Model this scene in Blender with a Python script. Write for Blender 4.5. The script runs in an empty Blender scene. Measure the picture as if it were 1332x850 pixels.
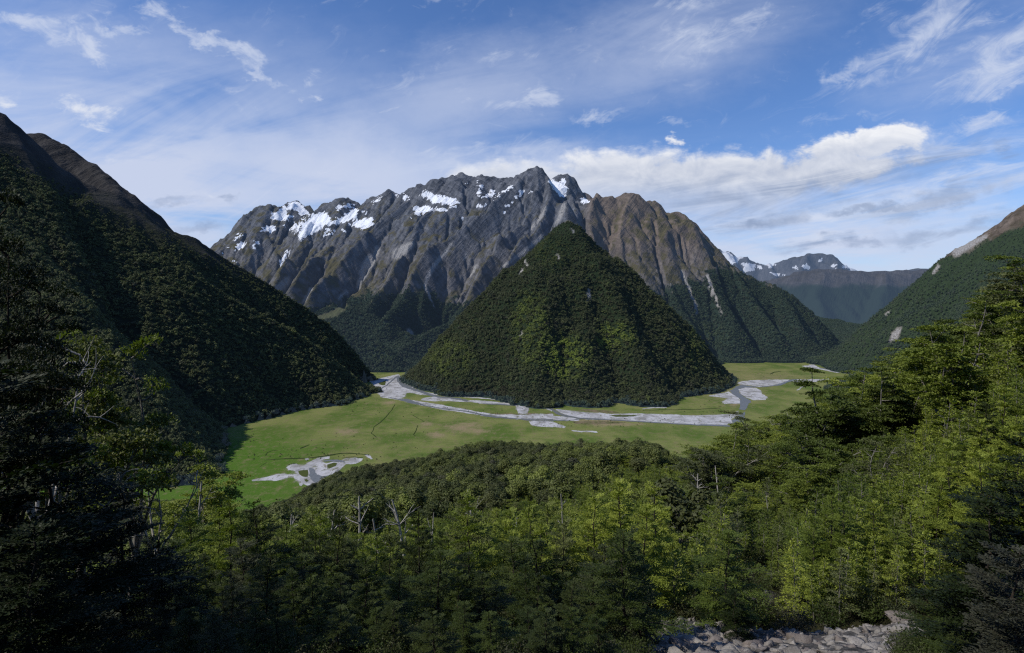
import bpy, math, random, heapq
import numpy as np
from mathutils import Vector, Matrix
from mathutils.geometry import tessellate_polygon

rng = np.random.default_rng(11)
random.seed(5)
scene = bpy.context.scene
COL = scene.collection

# ------------------------------------------------------------------ camera
CAM_Z = 300.0
FPX = 800.0                       # focal length in pixels of a 1332 px wide frame
PITCH = math.radians(2.15)
CP, SP = math.cos(PITCH), math.sin(PITCH)
cam = bpy.data.cameras.new('camera')
cam.sensor_width = 36.0
cam.lens = FPX / 1332.0 * 36.0
cam.clip_start = 0.3
cam.clip_end = 90000.0
camo = bpy.data.objects.new('camera', cam)
COL.objects.link(camo)
camo.location = (0, 0, CAM_Z)
camo.rotation_euler = (math.pi / 2 - PITCH, 0, 0)
scene.camera = camo


def at(px, py, Y):
    """Point of the place at forward distance Y along the sight line through a photo position."""
    u, v = (px - 666.0) / FPX, (425.0 - py) / FPX
    dx, dy, dz = u, CP + v * SP, -SP + v * CP
    k = Y / dy
    return (dx * k, Y, CAM_Z + dz * k)


def on_floor(px, py, z=0.0):
    u, v = (px - 666.0) / FPX, (425.0 - py) / FPX
    dx, dy, dz = u, CP + v * SP, -SP + v * CP
    k = (z - CAM_Z) / dz
    return (dx * k, dy * k)


def to_px(x, y, z):
    z = z - CAM_Z
    f = y * CP - z * SP
    up = y * SP + z * CP
    f = np.where(np.abs(f) < 1e-3, 1e-3, f)
    return 666.0 + FPX * x / f, 425.0 - FPX * up / f


# ------------------------------------------------------------------ noise
def _hash(ix, iy, seed):
    h = (ix.astype(np.int64) * 374761393 + iy.astype(np.int64) * 668265263 + seed * 1442695041) & 0xffffffff
    h = ((h ^ (h >> 13)) * 1274126177) & 0xffffffff
    h = ((h ^ (h >> 16)) * 2246822519) & 0xffffffff
    return (h ^ (h >> 15)) & 0xffffffff


def perlin(x, y, seed=0):
    x = np.asarray(x, float); y = np.asarray(y, float)
    ix, iy = np.floor(x), np.floor(y)
    fx, fy = x - ix, y - iy
    u = fx * fx * fx * (fx * (fx * 6 - 15) + 10)
    v = fy * fy * fy * (fy * (fy * 6 - 15) + 10)

    def g(dx, dy):
        a = _hash(ix + dx, iy + dy, seed) * (2 * math.pi / 4294967296.0)
        return np.cos(a) * (fx - dx) + np.sin(a) * (fy - dy)
    a = g(0, 0) * (1 - u) + g(1, 0) * u
    b = g(0, 1) * (1 - u) + g(1, 1) * u
    return (a * (1 - v) + b * v) * 1.45


def fbm(x, y, seed=0, octv=4, gain=0.5):
    s = 0; a = 1.0; f = 1.0; t = 0
    for i in range(octv):
        s = s + a * perlin(x * f + 17.3 * i, y * f - 9.1 * i, seed + i * 31)
        t += a; a *= gain; f *= 2.03
    return s / t


def ridged(x, y, seed=0, octv=4, gain=0.5):
    s = 0; a = 1.0; f = 1.0; t = 0
    for i in range(octv):
        s = s + a * (1 - 2.0 * np.abs(perlin(x * f + 5.7 * i, y * f + 3.3 * i, seed + i * 17)))
        t += a; a *= gain; f *= 2.07
    return s / t


def sstep(a, b, x):
    t = np.clip((x - a) / (b - a), 0, 1)
    return t * t * (3 - 2 * t)


def in_poly(px, py, poly):
    inside = np.zeros(px.shape, bool)
    n = len(poly)
    j = n - 1
    for i in range(n):
        xi, yi = poly[i]; xj, yj = poly[j]
        if yi != yj:
            c = ((yi > py) != (yj > py)) & (px < (xj - xi) * (py - yi) / (yj - yi) + xi)
            inside ^= c
        j = i
    return inside


# ------------------------------------------------------------------ objects
def mesh_np(name, verts, quads, smooth=True, attrs=None, tris=None):
    me = bpy.data.meshes.new(name)
    verts = np.asarray(verts, np.float32)
    nq = 0 if quads is None else len(quads)
    nt = 0 if tris is None else len(tris)
    me.vertices.add(len(verts))
    me.vertices.foreach_set('co', verts.ravel())
    idx = []
    if nq: idx.append(np.asarray(quads, np.int32).ravel())
    if nt: idx.append(np.asarray(tris, np.int32).ravel())
    idx = np.concatenate(idx) if idx else np.zeros(0, np.int32)
    me.loops.add(len(idx))
    me.loops.foreach_set('vertex_index', idx)
    me.polygons.add(nq + nt)
    starts = np.concatenate([np.arange(nq) * 4, nq * 4 + np.arange(nt) * 3]).astype(np.int32)
    me.polygons.foreach_set('loop_start', starts)
    me.update(calc_edges=True)
    me.validate()
    if smooth:
        me.polygons.foreach_set('use_smooth', np.ones(nq + nt, bool))
    for k, a in (attrs or {}).items():
        at_ = me.attributes.new(k, 'FLOAT', 'POINT')
        at_.data.foreach_set('value', np.asarray(a, np.float32))
    return me


def add_obj(name, me, mat=None, parent=None, kind=None, link=True):
    o = bpy.data.objects.new(name, me)
    if mat is not None and me is not None and len(me.materials) == 0:
        me.materials.append(mat)
    if link: COL.objects.link(o)
    if parent is not None: o.parent = parent
    if kind: o['kind'] = kind
    return o


def tag(o, label=None, cat=None, group=None, kind=None):
    if label: o['label'] = label
    if cat: o['category'] = cat
    if group: o['group'] = group
    if kind: o['kind'] = kind
    return o


# ------------------------------------------------------------------ node helpers
class NT:
    def __init__(s, tree):
        s.t = tree; s.n = tree.nodes; s.l = tree.links

    def new(s, typ, **kw):
        nd = s.n.new(typ)
        for k, v in kw.items(): setattr(nd, k, v)
        return nd

    def put(s, sock, v):
        if isinstance(v, bpy.types.NodeSocket): s.l.new(v, sock)
        elif v is not None: sock.default_value = v

    def math(s, op, a, b=None, c=None, clamp=False):
        nd = s.new('ShaderNodeMath', operation=op, use_clamp=clamp)
        s.put(nd.inputs[0], a); s.put(nd.inputs[1], b)
        if c is not None: s.put(nd.inputs[2], c)
        return nd.outputs[0]

    def step(s, v, a, b, lo=0.0, hi=1.0):
        nd = s.new('ShaderNodeMapRange', interpolation_type='SMOOTHSTEP')
        s.put(nd.inputs[0], v)
        for i, q in enumerate((a, b, lo, hi)): nd.inputs[1 + i].default_value = q
        return nd.outputs[0]

    def mix(s, f, a, b, blend='MIX'):
        nd = s.new('ShaderNodeMix', data_type='RGBA', blend_type=blend)
        s.put(nd.inputs['Factor'], f)
        for sock, v in ((nd.inputs[6], a), (nd.inputs[7], b)):
            if isinstance(v, tuple) and len(v) == 3: v = v + (1,)
            s.put(sock, v)
        return nd.outputs[2]

    def noise(s, vec, scale, detail=4, rough=0.55, dist=0.0, dim='3D', lac=2.0):
        nd = s.new('ShaderNodeTexNoise', noise_dimensions=dim)
        s.put(nd.inputs['Vector'], vec)
        nd.inputs['Scale'].default_value = scale
        nd.inputs['Detail'].default_value = detail
        nd.inputs['Roughness'].default_value = rough
        nd.inputs['Distortion'].default_value = dist
        return nd.outputs['Fac']

    def attr(s, name, typ='GEOMETRY'):
        nd = s.new('ShaderNodeAttribute', attribute_type=typ, attribute_name=name)
        return nd.outputs['Fac']

    def scaled(s, vec, sc):
        nd = s.new('ShaderNodeMapping')
        s.put(nd.inputs['Vector'], vec)
        nd.inputs['Scale'].default_value = sc
        return nd.outputs[0]


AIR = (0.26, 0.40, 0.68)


def new_mat(name):
    m = bpy.data.materials.new(name)
    m.use_nodes = True
    m.node_tree.nodes.clear()
    t = NT(m.node_tree)
    out = t.new('ShaderNodeOutputMaterial')
    return m, t, out


def pbsdf(t, color, rough=0.9, spec=0.15, normal=None):
    b = t.new('ShaderNodeBsdfPrincipled')
    if isinstance(color, tuple): color = color + (1,) if len(color) == 3 else color
    t.put(b.inputs['Base Color'], color)
    t.put(b.inputs['Roughness'], rough)
    b.inputs['Specular IOR Level'].default_value = spec
    if normal is not None: t.l.new(normal, b.inputs['Normal'])
    return b


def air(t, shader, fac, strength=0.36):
    """Aerial perspective painted in: far surfaces glow faintly with the blue of the air."""
    e = t.new('ShaderNodeEmission')  # surface emission standing in for haze
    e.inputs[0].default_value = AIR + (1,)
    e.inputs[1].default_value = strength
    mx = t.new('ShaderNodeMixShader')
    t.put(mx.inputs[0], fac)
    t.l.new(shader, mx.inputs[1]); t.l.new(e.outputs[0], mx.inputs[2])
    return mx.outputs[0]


def bump(t, h, strength=0.5, dist=1.0):
    b = t.new('ShaderNodeBump')
    b.inputs['Strength'].default_value = strength
    b.inputs['Distance'].default_value = dist
    t.l.new(h, b.inputs['Height'])
    return b.outputs[0]
# ------------------------------------------------------------------ mountains
def skeleton(X, Y, ridges, warp=55.0, seed=0):
    """Height of the land under a set of ridge lines: each vertex is (photo x, photo y, distance, run to the foot)."""
    H = np.zeros(X.shape)
    wx = fbm(X / 420., Y / 420., seed + 1, 4) * warp
    wy = fbm(X / 420., Y / 420., seed + 2, 4) * warp
    for rd in ridges:
        q = rd.get('q', 1.12)
        pts = []
        for p in rd['pts']:
            x, y, z = at(*p[:3])
            R = p[3] if len(p) > 3 else rd['k'] * max(z, 20) + 60
            pts.append((x, y, z, R))
        best = np.zeros(X.shape)
        ns = len(pts) - 2
        for si, ((ax, ay, az, aR), (bx, by, bz, bR)) in enumerate(zip(pts[:-1], pts[1:])):
            dx, dy = bx - ax, by - ay
            L2 = dx * dx + dy * dy + 1e-9
            for it in range(2):
                if it == 0: qx, qy = X, Y
                tu = ((qx - ax) * dx + (qy - ay) * dy) / L2
                t = np.clip(tu, 0, 1)
                d = np.hypot(qx - ax - t * dx, qy - ay - t * dy)
                if it == 0:
                    w = sstep(10, 260, d)
                    qx, qy = X + wx * w, Y + wy * w
            zz = az + (bz - az) * t
            RR = aR + (bR - aR) * t
            v = zz * np.clip(1 - d / RR, 0, 1) ** q
            if si == 0 and not rd.get('head', True): v = np.where(tu < 0, 0, v)
            if si < ns and rd.get('tail', True): v = np.where(tu > 1, 0, v)
            best = np.maximum(best, v)
        H = np.maximum(H, best)
    return H


def pit_fill(h, base):
    ny, nx = h.shape
    H = h.ravel().tolist()
    done = bytearray(nx * ny)
    heap = []
    bf = base.ravel()
    for i in np.nonzero(bf)[0].tolist():
        heap.append((H[i], i)); done[i] = 1
    heapq.heapify(heap)
    pop, push = heapq.heappop, heapq.heappush
    offs = (-1, 1, -nx, nx, -nx - 1, -nx + 1, nx - 1, nx + 1)
    N = nx * ny
    while heap:
        z, i = pop(heap)
        x = i % nx
        for o in offs:
            j = i + o
            if j < 0 or j >= N or done[j]: continue
            xj = j % nx
            if xj - x > 1 or x - xj > 1: continue
            done[j] = 1
            if H[j] < z + 0.01: H[j] = z + 0.01
            push(heap, (H[j], j))
    return np.array(H).reshape(ny, nx)


def erode(h, dx, K, iters=8, m=0.5, A0=10.0, diff=0.06):
    ny, nx = h.shape
    N = nx * ny
    ids = np.arange(N).reshape(ny, nx)
    base = h <= 0.01
    base[0, :] = base[-1, :] = base[:, 0] = base[:, -1] = True
    for it in range(iters):
        if it % 3 == 0: h = pit_fill(h, base)
        P = np.pad(h, 1, mode='edge')
        bs = np.full(h.shape, 1e-6); rec = ids.copy(); ds = np.full(h.shape, dx)
        for oy in (-1, 0, 1):
            for ox in (-1, 0, 1):
                if ox == 0 and oy == 0: continue
                d = dx * math.hypot(ox, oy)
                s = (h - P[1 + oy:1 + oy + ny, 1 + ox:1 + ox + nx]) / d
                ok = s > bs
                bs = np.where(ok, s, bs); ds = np.where(ok, d, ds)
                yy = np.clip(np.arange(ny)[:, None] + oy, 0, ny - 1); xx = np.clip(np.arange(nx)[None, :] + ox, 0, nx - 1)
                rec = np.where(ok, yy * nx + xx, rec)
        rec = np.where(base, ids, rec).ravel()
        depth = (rec != np.arange(N)).astype(np.int64)
        jump = rec.copy()
        while True:
            nd = depth + depth[jump]
            if np.array_equal(nd, depth): break
            depth = nd; jump = jump[jump]
        order = np.argsort(depth, kind='stable')
        cuts = np.searchsorted(depth[order], np.arange(depth.max() + 2))
        A = np.ones(N)
        lev = [order[cuts[k]:cuts[k + 1]] for k in range(len(cuts) - 1)]
        for k in range(len(lev) - 1, 0, -1):
            i = lev[k]
            np.add.at(A, rec[i], A[i])
        F = (np.broadcast_to(K, h.shape).ravel() * np.maximum(A - A0, 0) ** m / ds.ravel())
        hf = h.ravel().copy()
        for k in range(1, len(lev)):
            i = lev[k]
            hf[i] = (hf[i] + F[i] * hf[rec[i]]) / (1 + F[i])
        h = hf.reshape(ny, nx)
        P = np.pad(h, 1, mode='edge')
        lap = (P[2:, 1:-1] + P[:-2, 1:-1] + P[1:-1, 2:] + P[1:-1, :-2]) / 4 - h
        w = np.where(lap > 0, diff * 4, diff * 0.2)      # fill gullies more than crests are worn
        h = np.where(base, h, h + lap * w)
    return h, A.reshape(ny, nx)


def up2(a):
    """Double the resolution (cubic)."""
    def ax0(a):
        P = np.pad(a, ((1, 2), (0, 0)), mode='edge')
        mid = (-P[:-3] + 9 * P[1:-2] + 9 * P[2:-1] - P[3:]) / 16
        out = np.empty((a.shape[0] * 2 - 1, a.shape[1]))
        out[0::2] = a; out[1::2] = mid[:a.shape[0] - 1]
        return out
    return ax0(ax0(a).T).T


MASSIF = [
    dict(k=1.05, q=1.2, pts=[(230, 350, 5900), (281, 322, 5750), (300, 308, 5700), (318, 298, 5650), (330, 288, 5600), (340, 274, 5600), (348, 267, 5600),
                     (354, 272, 5600), (357, 266, 5600), (362, 272, 5600), (374, 266, 5650), (388, 262, 5650), (396, 270, 5600), (404, 278, 5550), (418, 284, 5500), (427, 275, 5450),
                     (437, 262, 5400), (452, 259, 5350), (466, 266, 5350), (474, 276, 5300), (484, 266, 5250), (496, 256, 5200), (505, 247, 5150),
                     (513, 251, 5150), (526, 258, 5100), (538, 253, 5050), (546, 245, 5000), (555, 242, 4950), (565, 239, 4950), (575, 233, 4900), (588, 233, 4900), (602, 225, 4850),
                     (614, 231, 4850), (630, 229, 4800), (650, 233, 4800), (672, 233, 4750), (684, 224, 4700), (691, 219, 4700), (698, 219, 4700), (706, 224, 4700), (711, 236, 4700),
                     (720, 243, 4750), (731, 262, 4500), (741, 266, 4300), (760, 262, 4250),
                     (780, 260, 4200), (800, 258, 4200), (813, 252, 4200), (822, 257, 4200), (836, 264, 4200), (851, 262, 4200), (858, 268, 4200), (864, 277, 4200),
                     (874, 277, 4150), (884, 279, 4150), (894, 284, 4100), (906, 294, 4100), (920, 311, 4050), (934, 327, 4000), (944, 341, 4000), (962, 354, 3950), (985, 366, 3950),
                     (1006, 373, 3900), (1030, 387, 3850), (1050, 405, 3800), (1070, 426, 3800), (1088, 447, 3800)]),
    dict(k=1.0, q=1.1, pts=[(706, 262, 5000), (716, 238, 5000), (722, 231, 5000), (730, 228, 5000), (739, 231, 5000), (748, 241, 5000), (757, 255, 5000), (768, 268, 5000), (790, 290, 5000)]),
    # spurs that run towards the valley
    dict(k=0.75, pts=[(422, 284, 5480), (408, 297, 5150), (388, 326, 4850), (368, 358, 4600), (352, 385, 4300)]),
    dict(k=0.62, pts=[(474, 276, 5300), (455, 300, 5000), (430, 325, 4750), (402, 352, 4450), (378, 380, 4150)]),
    dict(k=0.60, pts=[(555, 242, 4950), (532, 272, 4760), (498, 298, 4600), (468, 320, 4400), (436, 350, 4150), (410, 385, 3900), (395, 405, 3750)]),
    dict(k=0.60, pts=[(602, 225, 4850), (585, 262, 4650), (562, 286, 4480), (545, 305, 4350), (528, 338, 4130), (505, 372, 3880), (480, 408, 3560)]),
    dict(k=0.55, pts=[(602, 225, 4850), (606, 268, 4600), (592, 300, 4400), (574, 330, 4170), (560, 368, 3900), (545, 405, 3580)]),
    dict(k=0.60, pts=[(697, 219, 4700), (678, 250, 4480), (640, 280, 4280), (600, 308, 4110), (565, 332, 3980), (540, 362, 3800), (520, 400, 3500), (500, 425, 3300)]),
    dict(k=0.52, pts=[(697, 219, 4700), (700, 258, 4420), (684, 290, 4200), (655, 322, 4000), (630, 350, 3820), (612, 382, 3600), (592, 420, 3280)]),
    dict(k=0.50, pts=[(712, 240, 4650), (716, 270, 4250), (700, 300, 4020), (672, 335, 3830), (648, 375, 3580), (620, 425, 3200)]),
    dict(k=0.62, pts=[(741, 266, 4300), (748, 285, 4000), (752, 315, 3650), (745, 330, 3300), (738, 312, 2900), (736, 290, 2600)], tail=False),
    dict(k=0.55, pts=[(780, 260, 4200), (772, 278, 4020), (766, 300, 3850), (772, 335, 3650), (790, 375, 3450), (812, 420, 3150)]),
    dict(k=0.50, pts=[(822, 257, 4200), (814, 290, 3980), (806, 325, 3800), (812, 360, 3620), (830, 395, 3400), (850, 435, 3100)]),
    dict(k=0.50, pts=[(855, 265, 4200), (862, 300, 3980), (858, 330, 3850), (866, 365, 3660), (880, 400, 3400), (905, 445, 3100)]),
    dict(k=0.52, pts=[(890, 282, 4120), (905, 318, 3920), (912, 350, 3760), (930, 385, 3520), (955, 425, 3250)]),
    dict(k=0.65, pts=[(944, 341, 4000), (965, 380, 3700), (990, 415, 3450), (1010, 440, 3250)]),
    dict(k=0.7, pts=[(1006, 373, 3900), (1025, 405, 3650), (1042, 435, 3450)]),
    dict(k=1.0, pts=[(395, 408, 2950, 260), (440, 430, 2880, 200), (480, 446, 2820, 150), (512, 462, 2760, 80)]),
    dict(k=1.0, pts=[(610, 412, 3150, 240), (575, 430, 3060, 190), (545, 446, 2980, 130), (522, 458, 2930, 70)]),
    dict(k=1.0, pts=[(430, 402, 3500, 300), (470, 416, 3420, 240), (510, 430, 3330, 170), (535, 440, 3280, 90)]),
]
CONE = [
    dict(head=False, k=1.0, q=1.02, pts=[(737, 288, 2550), (728, 292, 2552), (717, 302, 2565), (704, 314, 2575), (691, 328, 2590), (672, 347, 2610), (650, 368, 2625), (632, 386, 2640), (604, 417, 2660), (584, 438, 2680, 130), (569, 455, 2680, 70), (558, 471, 2660, 30)]),
    dict(head=False, k=1.0, q=1.02, pts=[(737, 288, 2550), (746, 291, 2550), (757, 308, 2560), (773, 326, 2580), (792, 345, 2590), (808, 361, 2600), (818, 377, 2600), (834, 399, 2590), (852, 417, 2560), (864, 427, 2540), (882, 438, 2490, 200), (900, 456, 2400, 150), (918, 472, 2300, 95), (929, 484, 2240, 60), (932, 494, 2200, 25)]),
    dict(head=False, k=0.80, q=1.0, pts=[(735, 287, 2550), (728, 330, 2400), (716, 375, 2240), (704, 430, 2060), (700, 475, 1930), (702, 512, 1830, 90), (706, 524, 1800, 60)]),
    dict(head=False, k=0.55, q=1.0, pts=[(735, 287, 2550), (757, 318, 2420), (778, 352, 2290), (800, 392, 2160), (822, 438, 2020), (836, 480, 1910, 110), (842, 508, 1850, 80)]),
    dict(head=False, k=0.75, q=1.0, pts=[(690, 325, 2590), (668, 372, 2430), (640, 425, 2260), (618, 470, 2130, 150), (605, 500, 2050, 90)]),
    dict(head=False, k=0.7, q=1.0, pts=[(742, 322, 2430), (752, 362, 2290), (764, 410, 2120), (762, 455, 1980), (760, 490, 1890, 150), (764, 512, 1830, 70)]),
    dict(head=False, k=0.6, q=1.0, pts=[(856, 413, 2560), (872, 450, 2380), (884, 480, 2230, 110), (890, 500, 2130, 70)]),
]
LEFT = [
    dict(k=0.88, q=1.0, pts=[(-700, -230, 1250), (-350, -70, 1550), (-120, 65, 1700), (0, 145, 1760), (24, 164, 1780), (31, 173, 1790), (52, 190, 1800), (70, 210, 1815), (107, 236, 1830), (130, 246, 1850), (153, 250, 1875), (163, 257, 1885), (183, 271, 1910),
                     (202, 288, 1950), (220, 299, 1990), (254, 309, 2060), (267, 319, 2080), (284, 331, 2110), (320, 352, 2160), (357, 374, 2220, 330), (378, 390, 2250, 275),
                     (406, 408, 2300, 235), (428, 424, 2340, 190), (448, 450, 2370, 135), (463, 473, 2390, 90), (474, 485, 2405, 45)]),
    dict(k=0.9, q=1.0, pts=[(30, 182, 2250), (52, 187, 2250), (58, 181, 2250), (70, 184, 2250), (89, 198, 2250), (107, 212, 2240), (128, 233, 2200), (150, 250, 2150)]),
    dict(k=0.98, q=1.0, pts=[(150, 345, 1760, 430), (190, 352, 1720), (235, 368, 1760), (300, 405, 1840), (336, 423, 1890), (371, 438, 1940), (404, 455, 1990, 240), (432, 472, 2030, 185), (452, 487, 2055, 135), (466, 499, 2075, 95), (475, 507, 2085, 60)]),
    dict(k=0.95, q=1.0, pts=[(-20, 290, 1500, 330), (50, 352, 1360, 290), (110, 425, 1250), (160, 490, 1180, 200), (200, 545, 1120, 120), (235, 590, 1060, 60)]),
]
RIGHT = [
    dict(k=1.25, q=1.05, pts=[(1700, 60, 2200), (1500, 150, 2350), (1400, 215, 2450), (1332, 266, 2560), (1315, 277, 2590), (1296, 292, 2620), (1275, 306, 2660), (1258, 316, 2690), (1240, 325, 2730),
                     (1228, 336, 2760), (1212, 350, 2800), (1190, 368, 2850), (1165, 391, 2900), (1140, 415, 2960), (1112, 440, 3030, 260), (1090, 459, 3100, 150)]),
    dict(k=1.05, pts=[(1332, 266, 2560), (1330, 330, 2250), (1290, 400, 2050), (1230, 440, 2000), (1160, 468, 2050, 200)]),
]


def block(x0, x1, y0, y1, dx, groups, K, floor=None, seed=0, warp=55, iters=8, detail=13.0, dscale=70., amps=(130., 75., 55., 50.), jag=(22., 5., 3., 3.)):
    nx = int((x1 - x0) / dx) + 1; ny = int((y1 - y0) / dx) + 1
    xs = x0 + np.arange(nx) * dx; ys = y0 + np.arange(ny) * dx
    X, Y = np.meshgrid(xs, ys)
    Hs = [skeleton(X, Y, g, warp, seed + 50 * i) for i, g in enumerate(groups)]
    Hs = np.stack(Hs)
    lab = np.argmax(Hs, 0)
    H = Hs.max(0)
    if floor is not None: H = np.maximum(H, floor(X, Y))
    Kmap = np.asarray(K)[lab] if np.ndim(K) else K
    n1 = ridged(X / 640. + 0.4 * fbm(X / 300., Y / 300., seed + 3, 3), Y / 640. + 0.4 * fbm(X / 300., Y / 300., seed + 4, 3), seed + 9, 5, 0.52)
    for _ in range(3):
        P_ = np.pad(H, 1, mode='edge')
        H = np.where((H > 0) & (lab > 0), (P_[1:-1, 1:-1] * 2 + P_[:-2, 1:-1] + P_[2:, 1:-1] + P_[1:-1, :-2] + P_[1:-1, 2:]) / 6, H)
    amp = np.asarray(amps)[lab]
    # the crest keeps its line: relief grows with the depth below it
    C = Hs.max(0); crest = np.zeros_like(C)
    for i, g in enumerate(groups):
        cl = skeleton(X, Y, [dict(g[0], k=0, pts=[tuple(p[:3]) + (140.,) for p in g[0]['pts']], q=1.0)], 0, seed)
        crest = np.maximum(crest, cl / np.maximum(C, 1.0))
    soft = 1 - 0.94 * sstep(0.25, 0.92, crest)
    H = np.where(H > 0.01, np.maximum(H + n1 * np.minimum(H * np.where(lab == 1, 0.30, 0.22), amp) * soft, 0.02), 0)
    H, A = erode(H, dx, Kmap, iters)
    knife = np.zeros_like(H)
    cn_ = ridged(X / 110., Y / 110., seed + 301, 3, .6)
    for gi, g in enumerate(groups):
        for rd in g[:1 + (g is MASSIF)]:
            pp = [at(*p[:3]) for p in rd['pts']]
            for (ax, ay, az), (bx, by, bz) in zip(pp[:-1], pp[1:]):
                L2 = (bx - ax) ** 2 + (by - ay) ** 2 + 1e-9
                tt = np.clip(((X - ax) * (bx - ax) + (Y - ay) * (by - ay)) / L2, 0, 1)
                dd = np.hypot(X - ax - tt * (bx - ax), Y - ay - tt * (by - ay))
                knife = np.maximum(knife, az + (bz - az) * tt - 1.35 * dd + n1 * sstep(5, 60, dd) * 14 + cn_ * jag[gi])
    H = np.where(H > 0.01, np.maximum(H, knife), H)
    H = up2(H); A = up2(np.log(A)); softu = np.clip(up2(soft), 0.12, 1)
    lab = np.repeat(np.repeat(lab, 2, 0), 2, 1)[:H.shape[0], :H.shape[1]]
    dx /= 2
    xs = x0 + np.arange(H.shape[1]) * dx; ys = y0 + np.arange(H.shape[0]) * dx
    X, Y = np.meshgrid(xs, ys)
    gy, gx = np.gradient(H, dx)
    slope = np.hypot(gx, gy)
    lump = fbm(X / 130., Y / 130., seed + 88, 3) * 17 + fbm(X / 48., Y / 48., seed + 89, 3) * 7
    H = np.where((lab == 1) & (H > 1), np.maximum(H + lump * sstep(5, 120, H) * (0.25 + 0.75 * softu), .5), H) if len(groups) > 1 else H
    rock = sstep(0.35, 0.95, slope) * sstep(30, 120, H)
    rn = ridged(X / dscale + 0.3 * Y / dscale + 0.25 * H / dscale, Y / dscale - 0.3 * H / dscale, seed + 77, 4, 0.6)
    H = np.where(H > 0.3, np.maximum(H + rn * detail * rock * (0.35 + 0.65 * softu), 0.1), H)
    return dict(x0=x0, y0=y0, dx=dx, X=X, Y=Y, H=H, A=A, lab=lab, slope=slope)


def sample(B, arr, x, y):
    fx = np.clip((x - B['x0']) / B['dx'], 0, arr.shape[1] - 1.001); fy = np.clip((y - B['y0']) / B['dx'], 0, arr.shape[0] - 1.001)
    ix, iy = fx.astype(int), fy.astype(int); tx, ty = fx - ix, fy - iy
    return (arr[iy, ix] * (1 - tx) + arr[iy, ix + 1] * tx) * (1 - ty) + (arr[iy + 1, ix] * (1 - tx) + arr[iy + 1, ix + 1] * tx) * ty


def valley(X, Y):
    a = np.clip(Y - 2620, 0, None)
    left = np.where(X < 500, a * 0.13, 0) * sstep(500, 150, X)
    right = np.clip(Y - 2960, 0, None) * 0.05
    return np.minimum(np.maximum(left, right) * 1.0, 420) * sstep(0, 60, np.maximum(left, right)) 


def block_objects(B, names, attrs, mats, cut=0.35):
    ny, nx = B['H'].shape
    ids = np.arange(nx * ny).reshape(ny, nx)
    q = np.stack([ids[:-1, :-1], ids[:-1, 1:], ids[1:, 1:], ids[1:, :-1]], -1).reshape(-1, 4)
    h = B['H'].ravel()
    keep = (h[q] > cut).any(1)
    lab = B['lab'].ravel()[q[:, 0]]
    V = np.stack([B['X'].ravel(), B['Y'].ravel(), np.where(h > cut, h, -1.5)], -1)
    out = []
    for i, nm in enumerate(names):
        s = q[keep & (lab == i)]
        used = np.unique(s)
        re = np.full(nx * ny, -1); re[used] = np.arange(len(used))
        me = mesh_np(nm, V[used], re[s], True, {k: a.ravel()[used] for k, a in attrs.items()})
        out.append(add_obj(nm, me, mats[i], kind='structure'))
    return out
# ------------------------------------------------------------------ build the mountain block
B = block(-2950, 2900, 250, 6100, 15., [MASSIF, CONE, LEFT, RIGHT], [0.50, 0.16, 0.35, 0.5], valley)
PX, PY = to_px(B['X'], np.maximum(B['Y'], 1.0), B['H'])
NZ1 = fbm(B['X'] / 90., B['Y'] / 90. + B['H'] / 90., 401, 4)
NZ2 = fbm(B['X'] / 35., B['Y'] / 35. + B['H'] / 35., 402, 3)


def zoomed(pts, ox, oy, sc):
    return [(ox + x / sc, oy + y / sc) for x, y in pts]


def poly_mask(polys, jx=3.0):
    m = np.zeros(PX.shape, bool)
    qx, qy = PX + NZ2 * jx * 2, PY + NZ1 * jx * 1.4 + NZ2 * jx
    for p in polys: m |= in_poly(qx, qy, p)
    return m.astype(float)


def line_mask(lines, soft=1.5, jx=1.5):
    m = np.zeros(PX.shape)
    qx, qy = PX + NZ1 * jx * 2.5, PY + NZ2 * jx
    for pts in lines:
        for (ax, ay, aw), (bx, by, bw) in zip(pts[:-1], pts[1:]):
            dx, dy = bx - ax, by - ay
            t = np.clip(((qx - ax) * dx + (qy - ay) * dy) / (dx * dx + dy * dy + 1e-9), 0, 1)
            d = np.hypot(qx - ax - t * dx, qy - ay - t * dy)
            m = np.maximum(m, 1 - sstep(0.4, 1.0, d / ((aw + (bw - aw) * t) * soft)))
    return m


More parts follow.
